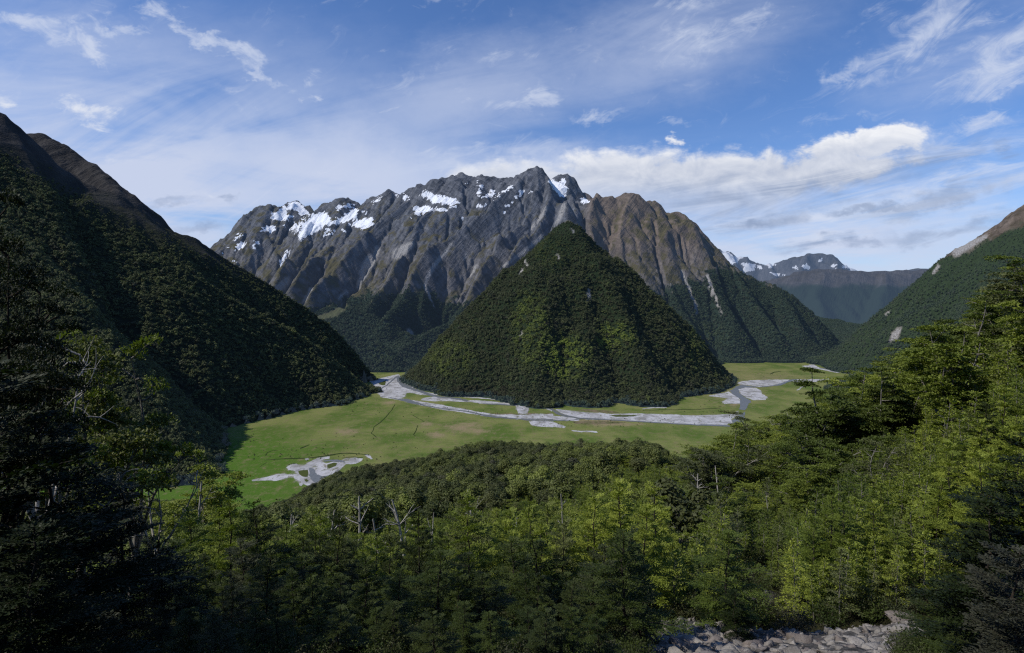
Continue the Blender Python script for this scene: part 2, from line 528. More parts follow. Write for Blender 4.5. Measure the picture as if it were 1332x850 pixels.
ZA = lambda p: zoomed(p, 270, 210, 3.865)
ZB = lambda p: zoomed(p, 510, 210, 3.543)
SNOW = [ZA(p) for p in (
    [(312, 292), (328, 258), (362, 252), (385, 226), (440, 200), (462, 208), (518, 268), (470, 272), (448, 250), (420, 240), (385, 250), (400, 268), (440, 275), (400, 297), (375, 302), (340, 290)],
    [(258, 352), (300, 322), (338, 322), (342, 352), (320, 370), (300, 350)], [(140, 442), (165, 403), (198, 413), (170, 442)], [(222, 442), (240, 405), (262, 398), (240, 435)],
    [(125, 398), (150, 372), (180, 357), (150, 392)], [(358, 518), (400, 452), (412, 447), (387, 500), (374, 520)], [(436, 362), (458, 308), (492, 276), (478, 302), (452, 352)],
    [(455, 375), (478, 320), (520, 268), (600, 260), (618, 298), (650, 290), (700, 268), (735, 233), (758, 240), (752, 292), (700, 302), (650, 318), (600, 322), (560, 347), (500, 377), (468, 405)],
    [(648, 246), (655, 228), (700, 209), (738, 218), (700, 235)], [(706, 320), (770, 293), (838, 286), (828, 327), (790, 342), (760, 332)],
    [(576, 384), (598, 338), (614, 343), (592, 384)], [(610, 365), (640, 345), (650, 350), (620, 370)], [(670, 340), (700, 362), (690, 340)], [(820, 212), (850, 195), (882, 168), (860, 200)],
    [(940, 165), (952, 158), (955, 178)], [(976, 192), (990, 168), (1008, 180), (1000, 192)], [(780, 262), (810, 250), (800, 264)], [(375, 335), (385, 318), (392, 325)], [(60, 465), (90, 470), (70, 458)], [(88, 440), (105, 425), (110, 432)], [(120, 500), (140, 495), (140, 503)],
    [(408, 345), (445, 310), (452, 318), (420, 348)])]
SNOW += [ZB(p) for p in (
    [(126, 157), (165, 138), (205, 163), (240, 156), (300, 178), (314, 188), (280, 202), (230, 197), (185, 192), (172, 172), (140, 167)], [(92, 210), (130, 203), (182, 213), (192, 227), (130, 237), (112, 248)],
    [(192, 215), (240, 208), (262, 227), (208, 227)], [(260, 216), (302, 202), (300, 210), (270, 222)], [(388, 148), (408, 108), (418, 113), (400, 158)], [(398, 162), (450, 148), (458, 128), (478, 133), (462, 158), (428, 171)],
    [(498, 142), (548, 109), (560, 117), (522, 138)], [(562, 172), (600, 133), (614, 139), (582, 171)], [(508, 214), (545, 193), (550, 203), (520, 218)], [(718, 92), (735, 84), (760, 97), (800, 84), (797, 112), (817, 127), (792, 168), (768, 157), (738, 117)],
    [(873, 162), (912, 183), (897, 197), (873, 192)], [(622, 152), (640, 128), (644, 136)], [(392, 202), (438, 194), (436, 201), (400, 208)], [(328, 112), (352, 94), (350, 104)], [(384, 101), (402, 90), (402, 98)], [(42, 168), (52, 154), (70, 152), (62, 180)],
    [(388, 215), (405, 210), (405, 220)], [(455, 178), (475, 170), (470, 180)], [(478, 168), (492, 148), (497, 155)], [(515, 245), (530, 228), (528, 240)], [(545, 185), (575, 175), (560, 190)], [(320, 265), (332, 260), (330, 268)], [(232, 238), (255, 222), (250, 236)], [(82, 262), (92, 255), (88, 266)])]
SCREE = [[(x, y, w) for (x, y), w in zip(ZB([q[:2] for q in p]), [q[2] for q in p])] for p in (
    [(272, 375, 1.5), (235, 435, 2.2), (200, 468, 2.4), (168, 528, 2.0), (148, 575, 2.0), (172, 618, 1.6), (193, 672, 1.4)], [(688, 345, 1.6), (640, 390, 2.2), (590, 428, 2.0), (505, 492, 1.6)],
    [(792, 205, 3.5), (778, 245, 3.0), (758, 285, 2.2)], [(710, 215, 2.4), (680, 265, 2.0), (620, 330, 1.6)], [(338, 425, 1.2), (335, 455, 1.2)], [(385, 480, 1.6), (365, 530, 1.2)],
    [(20, 430, 6), (60, 400, 5), (100, 380, 3)], [(76, 782, 3), (88, 796, 3)])]
SCREE += [[(270 + x / 3.865, 210 + y / 3.865, w) for x, y, w in p] for p in (
    [(855, 440, 4), (815, 520, 4.5), (775, 590, 3.5), (755, 640, 1.6)], [(820, 480, 3), (770, 560, 3)], [(520, 640, 2), (480, 710, 1.8)], [(360, 640, 5), (400, 600, 5)], [(700, 655, 2), (660, 690, 1.5)])]
SCREE += [[(730 + x / 3.27, 230 + y / 3.27, w) for x, y, w in p] for p in (
    [(515, 400, 1.6), (545, 480, 1.8), (572, 555, 2.0), (580, 590, 1.6)], [(622, 425, 2.6), (650, 500, 1.8), (680, 582, 1.4)], [(1040, 540, 1.5), (1075, 545, 1.5)])]
MEADOW = [[(270 + x / 3.865, 210 + y / 3.865, w) for x, y, w in ((560, 790, 2.5), (640, 765, 4), (690, 735, 3))]]

tl_x = [200, 300, 380, 430, 470, 560, 590, 620, 680, 735, 770, 800, 850, 880, 905, 940, 965, 990, 1200]
tl_y = [360, 385, 402, 388, 380, 372, 385, 398, 392, 380, 335, 350, 372, 368, 360, 342, 352, 362, 362]
line_mass = np.interp(PX, tl_x, tl_y)
line_left = np.interp(PX, [-500, 0, 60, 130, 200, 262, 330, 360, 400], [20, 200, 234, 277, 310, 337, 362, 377, 300])
line_right = np.interp(PX, [1080, 1195, 1240, 1275, 1332, 1500], [300, 345, 330, 318, 292, 215])
lab = B['lab']
tree_line = np.where(lab == 0, line_mass, np.where(lab == 2, line_left, np.where(lab == 3, line_right, 0)))
jag = np.where(lab == 0, 26., 22.)
forest = sstep(np.where(lab == 2, -34., -2.), np.where(lab == 2, 22., 4.), PY - tree_line + NZ1 * jag + NZ2 * 8 - np.where(lab == 0, sstep(0.9, 1.5, B['slope']) * 8, 0))
snow = poly_mask(SNOW, 3.0) * (lab == 0)
scree = line_mask(SCREE) * (lab == 0)
meadow = line_mask(MEADOW)
CROCK = [[(540 + x / 3.171, 280 + y / 3.171, w) for x, y, w in p] for p in ([(452, 190, 1.0), (462, 215, 1.6)], [(440, 225, 1.6), (430, 250, 1.8)], [(640, 55, .6), (655, 70, .9)], [(718, 310, 1.4), (716, 345, 2.2)], [(440, 470, 1), (436, 505, 1.6)], [(585, 165, 1.5), (590, 180, 1.5)])]
crock = line_mask(CROCK, 1.5, .8) * (lab == 1)
SLIP = [[(1060 + x / 3.695, 250 + y / 3.695, w) for x, y, w in p] for p in ([(405, 660, 3), (385, 690, 6), (368, 715, 3)], [(175, 635, 3), (215, 620, 4)], [(570, 385, 2), (592, 360, 2)], [(405, 480, 2.0), (440, 462, 2.6)], [(345, 590, 2), (358, 580, 2)], [(680, 290, 6), (740, 255, 5), (820, 215, 3)])]
slip = line_mask(SLIP, 1.3, 1.0) * (lab == 3)
scree = np.maximum(scree, np.maximum(crock, slip))
forest = forest * (1 - np.clip(scree * 1.6, 0, 1)) * (1 - np.clip(meadow * 2, 0, 1)) * (1 - snow)
tuss = sstep(0.30, -0.25, B['slope'] - 1.18 + NZ1 * 1.0 - 0.5 * sstep(290, 370, PY)) * sstep(248, 285, PY + NZ2 * 20)
warm = sstep(752, 775, PX) * sstep(380, 300, PY)
ATTR = dict(forest=forest, snow=snow, scree=scree, tuss=np.clip(tuss + meadow, 0, 1), warm=warm, meadow=meadow, low=sstep(290, 350, PY + NZ1 * 20))


def hill_mat(name, haze, rock_a, rock_b, ground, tuss_c, bs=1.0):
    m, t, out = new_mat(name)
    pos = t.new('ShaderNodeNewGeometry').outputs['Position']
    big = t.noise(pos, 0.006, 5, 0.6)
    fine = t.noise(pos, 0.05, 5, 0.7)
    rot = t.new('ShaderNodeMapping'); t.l.new(pos, rot.inputs[0]); rot.inputs['Rotation'].default_value = (math.radians(20), math.radians(-42), 0)
    strata = t.noise(t.scaled(rot.outputs[0], (0.007, 0.010, 0.045)), 1.0, 5, 0.65, 0.6)
    grain = t.noise(pos, 0.16, 3, 0.7)
    sv = t.new('ShaderNodeCombineXYZ')
    for k_, (vec_, sc_) in enumerate((((0.80, -0.60, 0.0), 0.028), ((0.36, 0.48, -0.80), 0.020), ((-0.48, -0.64, -0.60), 0.0035))):
        dp = t.new('ShaderNodeVectorMath', operation='DOT_PRODUCT'); t.l.new(pos, dp.inputs[0]); dp.inputs[1].default_value = tuple(q_ * sc_ for q_ in vec_)
        t.l.new(dp.outputs['Value'], sv.inputs[k_])
    streak = t.noise(sv.outputs[0], 1.0, 5, 0.68, 0.35)
    v = t.math('ADD', t.math('MULTIPLY', strata, 0.40), t.math('ADD', t.math('MULTIPLY', fine, 0.25), t.math('MULTIPLY', streak, 0.55)))
    rk = t.mix(t.step(v, 0.40, 0.80), rock_a, rock_b)
    rk = t.mix(t.attr('low'), rk, t.mix(1.0, rk, (1.12, 1.03, 0.92), 'MULTIPLY'))
    rk = t.mix(t.attr('warm'), rk, t.mix(t.step(v, 0.35, 0.8), (0.066, 0.053, 0.044), (0.22, 0.175, 0.14)))
    tf = t.math('MULTIPLY', t.attr('tuss'), t.step(t.math('ADD', t.math('MULTIPLY', fine, 0.5), t.math('MULTIPLY', big, 0.5)), 0.40, 0.54))
    c = t.mix(tf, rk, t.mix(grain, tuss_c, tuple(q * 1.7 for q in tuss_c)))
    c = t.mix(t.attr('meadow'), c, (0.085, 0.092, 0.045))
    c = t.mix(t.attr('forest'), c, t.mix(grain, ground, tuple(q * 2.0 for q in ground)))
    sc = t.math('MULTIPLY', t.attr('scree'), t.step(grain, 0.25, 0.6))
    c = t.mix(sc, c, t.mix(fine, (0.24, 0.23, 0.22), (0.46, 0.45, 0.43)))
    sn = t.step(t.math('ADD', t.attr('snow'), t.math('MULTIPLY', t.math('SUBTRACT', t.math('ADD', t.math('MULTIPLY', grain, 0.5), t.math('MULTIPLY', strata, 0.5)), 0.5), 1.6)), 0.36, 0.50)
    c = t.mix(sn, c, (0.84, 0.87, 0.92))
    hgt = t.math('ADD', t.math('ADD', t.math('MULTIPLY', strata, 9.0), t.math('MULTIPLY', streak, 26.0)), t.math('ADD', t.math('MULTIPLY', fine, 8.0), t.math('MULTIPLY', grain, 3.0)))
    b = pbsdf(t, c, 0.92, 0.1, bump(t, hgt, 0.75 * bs, 1.0))
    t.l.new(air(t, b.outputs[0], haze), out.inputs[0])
    return m


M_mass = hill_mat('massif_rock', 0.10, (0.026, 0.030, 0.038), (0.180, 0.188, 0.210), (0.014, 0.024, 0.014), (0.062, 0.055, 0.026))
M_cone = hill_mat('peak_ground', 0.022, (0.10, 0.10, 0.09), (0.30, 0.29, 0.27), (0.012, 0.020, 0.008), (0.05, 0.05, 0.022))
M_left = hill_mat('left_ground', 0.012, (0.020, 0.020, 0.021), (0.062, 0.058, 0.055), (0.012, 0.017, 0.009), (0.026, 0.026, 0.013))  # rock and tussock darkened to stand in for shadow on this slope
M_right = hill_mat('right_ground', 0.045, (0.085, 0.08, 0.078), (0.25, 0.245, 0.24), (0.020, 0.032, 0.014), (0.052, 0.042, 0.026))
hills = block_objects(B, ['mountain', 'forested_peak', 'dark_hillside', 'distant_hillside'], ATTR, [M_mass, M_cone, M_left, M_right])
for o, l in zip(hills, ('grey rocky mountain range with snow patches along its jagged crest', 'steep pyramid peak covered in forest standing on the valley floor',
                        'dark shaded mountainside with forest below a brown bare crest', 'green mountainside with brown rocky top beyond the lit trees')):
    tag(o, l, 'mountain')

# ------------------------------------------------------------------ land farther off
far_hill_r = [dict(k=1.5, q=1.3, pts=[(930, 400, 7200), (985, 368, 7200), (1010, 362, 7100), (1032, 356, 7000), (1060, 352, 7000), (1085, 351, 7000), (1110, 354, 7000), (1150, 354, 7000), (1190, 353, 7000), (1240, 350, 7000), (1320, 330, 6900)]),
              dict(k=1.0, pts=[(1075, 351, 7000), (1060, 385, 6500), (1075, 420, 6000)]), dict(k=1.0, pts=[(1150, 354, 7000), (1150, 380, 6500), (1135, 410, 6100)]), dict(k=1.0, pts=[(1010, 362, 7100), (1015, 395, 6500), (1040, 425, 6000)])]
far_snow = [dict(k=1.1, q=1.25, pts=[(890, 330, 12500), (925, 322, 12500), (942, 329, 12500), (950, 327, 12500), (956, 336, 12500), (966, 334, 12500), (980, 341, 12500), (1000, 346, 12300), (1022, 338, 12200), (1040, 334, 12200), (1052, 331, 12200), (1068, 329, 12200),
             (1080, 332, 12200), (1088, 341, 12200), (1100, 346, 12200), (1115, 352, 12200), (1140, 362, 12200)]),
            dict(k=0.8, pts=[(942, 329, 12500), (960, 355, 11400), (975, 380, 10500)]), dict(k=0.8, pts=[(1000, 346, 12300), (1005, 365, 11400)]), dict(k=0.8, pts=[(1052, 331, 12200), (1040, 355, 11200), (1030, 380, 10400)]), dict(k=0.8, pts=[(1085, 338, 12200), (1090, 360, 11300)])]
far_blue = [dict(k=1.6, q=1.2, pts=[(1140, 362, 15000), (1172, 353, 15000), (1190, 349, 15000), (1205, 349, 15000), (1240, 356, 15000), (1300, 362, 15000)])]


def far_block(name, rid, bounds, dx, mat, K, label, amps, snowp=None, fline=None):
    b = block(*bounds, dx, [rid], [K], None, 900, 60, 7, dx * 0.5, dx * 8, (amps,))
    p, q = to_px(b['X'], b['Y'], b['H'])
    n1 = fbm(b['X'] / (dx * 6), b['Y'] / (dx * 6) + b['H'] / (dx * 6), 71, 4)
    sn = np.zeros(p.shape); n2_ = fbm(b['X'] / (dx * 2.2), b['Y'] / (dx * 2.2), 72, 3)
    for pl in snowp or []: sn = np.maximum(sn, in_poly(p + n1 * 5 + n2_ * 4, q + n1 * 2 + n2_ * 2, pl))
    fo = sstep(-3, 4, q - fline + n1 * 9) if fline else np.zeros(p.shape)
    o = block_objects(b, [name], dict(forest=fo, snow=sn, scree=fo * 0, tuss=sstep(0.2, -0.3, b['slope'] - 0.7 + n1 * .4), warm=fo * 0, meadow=fo * 0), [mat])[0]
    tag(o, label, 'mountain')
    return b


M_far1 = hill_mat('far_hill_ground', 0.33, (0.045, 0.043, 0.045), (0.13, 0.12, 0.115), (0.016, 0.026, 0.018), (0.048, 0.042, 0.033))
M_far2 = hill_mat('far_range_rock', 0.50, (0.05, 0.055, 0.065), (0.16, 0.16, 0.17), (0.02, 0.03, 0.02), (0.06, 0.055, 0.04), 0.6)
M_far3 = hill_mat('far_hazed_rock', 0.48, (0.05, 0.055, 0.065), (0.14, 0.14, 0.15), (0.02, 0.03, 0.02), (0.06, 0.055, 0.04), 0.5)  # its blue is mostly haze mixed into the surface
FS = [[(732 + x / 2.22, 200 + y / 2.22) for x, y in p] for p in ([(575, 300), (600, 320), (620, 322), (600, 330), (578, 318)], [(660, 330), (672, 322), (680, 335)], [(478, 325), (500, 335), (490, 350), (470, 345)], [(600, 345), (640, 350), (620, 356)], [(815, 315), (850, 335), (830, 340)])]
FS += [(732 + np.array(p)[:, 0] / 2.22).tolist() and [(732 + x / 2.22, 200 + y / 2.22) for x, y in p] for p in (
    [(460, 285), (478, 282), (495, 300), (510, 296), (520, 300), (505, 318), (480, 318)], [(520, 320), (545, 318), (562, 322), (540, 340), (525, 342)], [(690, 322), (708, 318), (712, 330), (700, 338)], [(735, 305), (748, 300), (742, 318)], [(772, 322), (790, 318), (785, 330)], [(560, 330), (575, 322), (572, 334)], [(800, 325), (815, 322), (830, 330), (815, 332)])]
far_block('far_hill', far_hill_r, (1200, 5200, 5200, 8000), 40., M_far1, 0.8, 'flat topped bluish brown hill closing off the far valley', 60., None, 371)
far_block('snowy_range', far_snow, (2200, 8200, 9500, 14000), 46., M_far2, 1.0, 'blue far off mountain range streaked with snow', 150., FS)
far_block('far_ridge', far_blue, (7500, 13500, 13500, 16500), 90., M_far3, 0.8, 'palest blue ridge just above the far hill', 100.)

# ------------------------------------------------------------------ valley floor, gravel and water
def axis(lo, hi, st, far):
    a = np.arange(lo, hi + st, st)
    ext = []; d = st; x = hi
    while x < far: d *= 1.35; x += d; ext.append(x)
    ext2 = []; d = st; x = lo
    while x > -far: d *= 1.35; x -= d; ext2.append(x)
    return np.concatenate([np.array(ext2[::-1]), a, np.array(ext)])


gx = axis(-760, 1500, 6.0, 45000); gy = axis(760, 3150, 6.0, 45000)
GX, GY = np.meshgrid(gx, gy)
GZ = np.zeros(GX.shape)
gpx, gpy = to_px(GX, np.maximum(GY, 5.), GZ)
gpx = np.where(GY > 300, gpx, -9999)
fn = fbm(GX / 130., GY / 130., 55, 5)
fn2 = fbm(GX / 40., GY / 40., 56, 4)


def spot(cx, cy, rx, ry, s=0.45):
    d = np.hypot((gpx - cx) / rx + fn * s * 1.3, (gpy - cy) / ry + fn2 * s * 1.6)
    return 1 - sstep(0.0, 1.5, d)


dry = np.zeros(GX.shape)
for a in ((600, 556, 30, 7, .5), (625, 561, 18, 4.5), (555, 552, 10, 4), (565, 566, 16, 4), (450, 562, 16, 4), (505, 524, 10, 2.5), (700, 545, 25, 3), (800, 552, 40, 3), (870, 506 + 42, 60, 2), (955, 524, 10, 7), (780, 548, 40, 3), (945, 500, 60, 30, .2), (1000, 492, 60, 10, .2)):
    w = 0.45 if a[2] >= 55 else 0.9
    dry = np.maximum(dry, w * spot(*a))
lush = sstep(470, 340, gpx) * sstep(545, 590, gpy)
def strip(pts, ox, oy, sc):
    """A braid as an outline, from a centre line in photo pixels with a width."""
    up = []; dn = []
    for i, (x, y, w) in enumerate(pts):
        a = pts[max(i - 1, 0)]; c_ = pts[min(i + 1, len(pts) - 1)]
        tx, ty = c_[0] - a[0], c_[1] - a[1]; L = math.hypot(tx, ty) + 1e-6
        nx_, ny_ = -ty / L, tx / L
        up.append((x - nx_ * w / 2, y - ny_ * w / 2)); dn.append((x + nx_ * w / 2, y + ny_ * w / 2))
    return zoomed(up + dn[::-1], ox, oy, sc)


R1 = (460, 470, 5.123); R2 = (680, 500, 4.44); R3 = (920, 465, 6.66); R4 = (310, 560, 6.66)
GRAVEL = [zoomed([(100, 130), (170, 116), (240, 100), (300, 88), (318, 110), (335, 138), (390, 160), (400, 182), (440, 196), (480, 205), (520, 214), (500, 228), (440, 225), (390, 212), (352, 212), (342, 240), (300, 248), (180, 235), (160, 215), (150, 182), (125, 150)], *R1),
          strip([(180, 234, 8), (240, 244, 12), (300, 252, 14), (380, 270, 20), (470, 286, 26), (600, 310, 30), (740, 332, 24), (850, 352, 20), (950, 366, 22), (1080, 372, 30), (1200, 372, 40), (1330, 372, 42)], *R1),
          strip([(450, 258, 8), (500, 252, 26), (560, 252, 30), (640, 254, 24), (720, 264, 16), (760, 270, 8)], *R1), strip([(770, 266, 10), (860, 274, 18), (960, 280, 14), (1040, 286, 10)], *R1),
          zoomed([(1080, 292), (1150, 298), (1165, 318), (1158, 350), (1098, 350), (1088, 325)], *R1),
          strip([(500, 212, 6), (560, 222, 12), (640, 230, 10), (700, 236, 5), (850, 246, 6), (1000, 262, 6), (1080, 284, 8), (1180, 298, 8), (1280, 314, 8), (1325, 332, 8)], *R1),
          zoomed([(1175, 402), (1240, 398), (1330, 404), (1332, 440), (1240, 436), (1180, 425)], *R1),
          zoomed([(190, 145), (260, 150), (330, 160), (420, 166), (520, 173), (600, 169), (720, 170), (830, 175), (950, 180), (1100, 178), (1190, 172), (1252, 155), (1246, 180), (1200, 205), (1210, 225), (1150, 234), (1050, 237), (950, 232), (850, 226), (700, 217), (600, 211), (500, 208), (400, 206), (300, 192), (222, 168)], *R2),
          strip([(0, 198, 18), (60, 194, 18), (150, 192, 14), (235, 200, 26), (330, 208, 10)], *R2), zoomed([(38, 215), (100, 209), (182, 222), (252, 246), (240, 253), (150, 246), (58, 241)], *R2),
          strip([(280, 267, 5), (340, 273, 6), (425, 274, 9), (432, 276, 3)], *R2), strip([(690, 142, 3), (760, 136, 5), (830, 134, 3)], *R2), strip([(1080, 68, 5), (1190, 55, 22), (1215, 70, 26), (1255, 100, 10)], *R2),
          zoomed([(255, 225), (290, 210), (400, 198), (550, 195), (700, 192), (720, 196), (650, 225), (560, 245), (450, 255), (380, 245), (290, 239)], *R3), zoomed([(720, 206), (800, 190), (980, 190), (1082, 183), (1060, 196), (980, 211), (850, 216), (760, 215)], *R3),
          zoomed([(268, 277), (330, 262), (420, 265), (470, 290), (470, 315), (527, 347), (500, 367), (400, 374), (330, 345), (283, 310)], *R3), zoomed([(818, 76), (920, 62), (970, 90), (1060, 105), (1150, 122), (1217, 135), (1200, 143), (1100, 131), (960, 101), (850, 86)], *R3),
          zoomed([(8, 336), (100, 318), (190, 298), (210, 320), (270, 350), (287, 375), (292, 405), (200, 402), (140, 406), (128, 385), (180, 356), (100, 346)], *R3), strip([(840, 250, 10), (790, 275, 8), (770, 285, 6)], *R3)]
POND = [zoomed([(118, 430), (250, 405), (340, 378), (400, 377), (432, 385), (480, 381), (520, 376), (490, 356), (430, 346), (418, 320), (460, 294), (512, 289), (532, 300), (522, 320), (560, 311), (620, 275), (690, 239), (792, 227), (792, 246), (742, 250), (722, 265), (760, 288), (830, 275), (870, 281), (880, 265), (930, 245), (1000, 239), (1087, 245), (1070, 266), (1020, 289), (930, 291), (890, 332), (850, 372), (740, 402), (700, 442), (660, 482), (620, 487), (570, 461), (558, 480), (530, 477), (528, 452), (490, 432), (478, 402), (430, 397), (428, 412), (330, 442), (290, 432), (130, 441)], *R4),
        zoomed([(1090, 215), (1130, 212), (1165, 242), (1150, 250)], *R4), zoomed([(575, 245), (600, 238), (620, 248), (590, 258)], *R4)]
WATER = [strip([(292, 100, 20), (305, 130, 34), (330, 160, 24), (390, 185, 16), (440, 200, 16), (500, 222, 14), (560, 238, 10), (640, 246, 8), (700, 252, 12), (760, 266, 12)], *R1), strip([(230, 240, 3), (300, 255, 7), (352, 262, 20), (375, 268, 22), (470, 296, 6), (600, 318, 5), (720, 330, 6), (800, 345, 8), (870, 362, 12), (960, 374, 10), (1100, 385, 7), (1330, 390, 8)], *R1),
         strip([(860, 284, 5), (960, 288, 7), (1080, 297, 5)], *R1), strip([(172, 190, 6), (220, 162, 8), (250, 135, 8), (285, 105, 10)], *R1),
         strip([(160, 140, 10), (195, 165, 15), (240, 182, 11), (330, 198, 8), (450, 203, 6), (600, 212, 5), (800, 224, 5), (1000, 235, 6), (1150, 239, 8), (1215, 240, 8)], *R2), strip([(0, 207, 4), (100, 212, 5), (220, 210, 4), (330, 204, 4)], *R2),
         zoomed([(1246, 178), (1285, 160), (1282, 200), (1262, 240), (1232, 243), (1205, 214)], *R2),
         zoomed([(198, 292), (250, 255), (290, 240), (380, 250), (420, 260), (330, 263), (270, 276), (276, 306), (330, 350), (385, 380), (350, 420), (330, 460), (275, 452), (288, 405), (282, 362), (210, 312)], *R3), zoomed([(640, 226), (722, 192), (790, 189), (722, 209), (640, 241), (500, 259), (420, 260), (380, 248), (450, 256), (560, 246)], *R3),
         strip([(970, 94, 5), (1060, 108, 6), (1150, 124, 4)], *R3), zoomed([(612, 330), (652, 330), (682, 380), (742, 396), (802, 386), (722, 416), (672, 462), (640, 422), (608, 390)], *R4), strip([(735, 268, 8), (800, 262, 20), (860, 262, 22), (920, 278, 12)], *R4)]
GREEN = [zoomed([(520, 352), (560, 345), (602, 342), (606, 402), (560, 401), (530, 380)], *R4), zoomed([(572, 425), (600, 420), (614, 440), (590, 448)], *R4), zoomed([(770, 300), (830, 280), (860, 288), (840, 312), (790, 332), (775, 320)], *R4), zoomed([(165, 150), (215, 128), (210, 160), (190, 162)], *R1), zoomed([(500, 182), (560, 178), (680, 179), (640, 186), (540, 190)], *R2)]
DRYG = [zoomed([(285, 218), (360, 213), (480, 214), (600, 220), (560, 230), (420, 230), (310, 232)], *R2), zoomed([(860, 352), (1000, 348), (1330, 350), (1330, 364), (1050, 362), (900, 360)], *R1), zoomed([(305, 150), (380, 145), (470, 152), (560, 162), (520, 170), (420, 163)], *R2), zoomed([(330, 275), (380, 268), (400, 285), (350, 300), (315, 290)], *R3)]
CREEK = [strip([(230, 255, 3), (330, 250, 7), (480, 245, 8), (600, 240, 8), (720, 228, 9), (820, 212, 10), (900, 198, 8), (980, 200, 8), (1060, 205, 7), (1130, 212, 5)], *R4), strip([(540, 155, 10), (580, 140, 9), (620, 122, 4)], *R4), strip([(235, 222, 8), (260, 190, 7), (290, 178, 4), (340, 175, 3)], *R4), strip([(180, 320, 3), (210, 300, 4), (245, 278, 3)], *R4), strip([(490, 185, 5), (500, 170, 4)], *R4), strip([(900, 240, 5), (990, 232, 5), (1080, 236, 4)], *R4), strip([(430, 300, 4), (480, 288, 6), (520, 295, 4)], *R4),
         strip([(275, 290, 4), (240, 345, 5), (180, 405, 6), (140, 435, 5), (120, 480, 6), (150, 510, 5)], *R1), strip([(430, 425, 3), (415, 465, 5), (400, 490, 7), (415, 500, 5)], *R1), strip([(390, 360, 2), (440, 385, 3), (470, 405, 3)], *R1), strip([(690, 150, 3), (830, 148, 3), (1000, 146, 3), (1140, 138, 3)], *R2), strip([(545, 145, 6), (580, 130, 8), (640, 122, 3)], *R3), strip([(200, 465, 5), (240, 462, 4)], *R3)]


def blur(a, n):
    for _ in range(n):
        P = np.pad(a, 1, mode='edge')
        a = (P[1:-1, 1:-1] * 2 + P[:-2, 1:-1] + P[2:, 1:-1] + P[1:-1, :-2] + P[1:-1, 2:]) / 6
    return a


stony = np.zeros(GX.shape)
for p_ in GRAVEL + POND: stony = np.maximum(stony, in_poly(gpx, gpy, p_))
stony = blur(stony, 3)
stony = np.maximum(stony, .55 * blur(stony, 14) ** .7)
M_floor, t, out = new_mat('valley_grass')
pos = t.new('ShaderNodeNewGeometry').outputs['Position']
n1 = t.noise(t.scaled(pos, (0.010, 0.006, 0.0)), 1.0, 5, 0.6)
n2 = t.noise(t.scaled(pos, (0.07, 0.045, 0.0)), 1.0, 5, 0.72)
n3 = t.noise(t.scaled(pos, (0.35, 0.16, 0.0)), 1.0, 4, 0.75)
c = t.mix(t.step(n1, 0.36, 0.64), (0.086, 0.136, 0.024), (0.192, 0.208, 0.066))
n4 = t.noise(t.scaled(pos, (0.022, 0.05, 0.0)), 1.0, 6, 0.72, 1.2)
c = t.mix(t.math('MULTIPLY', t.step(n4, 0.50, 0.66), 0.45), c, (0.078, 0.122, 0.024))
c = t.mix(t.attr('lush'), c, (0.070, 0.140, 0.016))
c = t.mix(t.math('MULTIPLY', t.step(n2, 0.48, 0.72), 0.8), c, (0.155, 0.140, 0.062))
dr = t.math('MULTIPLY', t.step(t.math('ADD', t.math('MULTIPLY', t.attr('dry'), 0.8), t.math('MULTIPLY', t.math('SUBTRACT', t.math('ADD', t.math('MULTIPLY', n2, 0.6), t.math('MULTIPLY', n3, 0.4)), 0.5), 2.8)), -0.05, 0.8), 0.92)
c = t.mix(dr, c, (0.27, 0.215, 0.125))
c = t.mix(t.math('MULTIPLY', t.step(n3, 0.56, 0.70), 0.5), c, (0.050, 0.072, 0.018))
st = t.step(t.math('ADD', t.attr('stony'), t.math('MULTIPLY', t.math('SUBTRACT', t.math('ADD', t.math('MULTIPLY', n2, 0.5), t.math('MULTIPLY', n3, 0.5)), 0.5), 1.8)), 0.34, 0.70)
c = t.mix(st, c, t.mix(n3, (0.20, 0.185, 0.15), (0.38, 0.37, 0.34)))
b = pbsdf(t, c, 0.95, 0.1, bump(t, t.math('ADD', n3, n2), 0.8, 1.2))
t.l.new(b.outputs[0], out.inputs[0])
ids = np.arange(GX.size).reshape(GX.shape)
q = np.stack([ids[:-1, :-1], ids[:-1, 1:], ids[1:, 1:], ids[1:, :-1]], -1).reshape(-1, 4)
me = mesh_np('valley_floor', np.stack([GX.ravel(), GY.ravel(), GZ.ravel()], -1), q, True, dict(dry=dry.ravel(), lush=lush.ravel(), stony=stony.ravel()))
tag(add_obj('valley_floor', me, M_floor, kind='structure'), 'flat green grassy valley floor with dry straw coloured patches', 'ground')


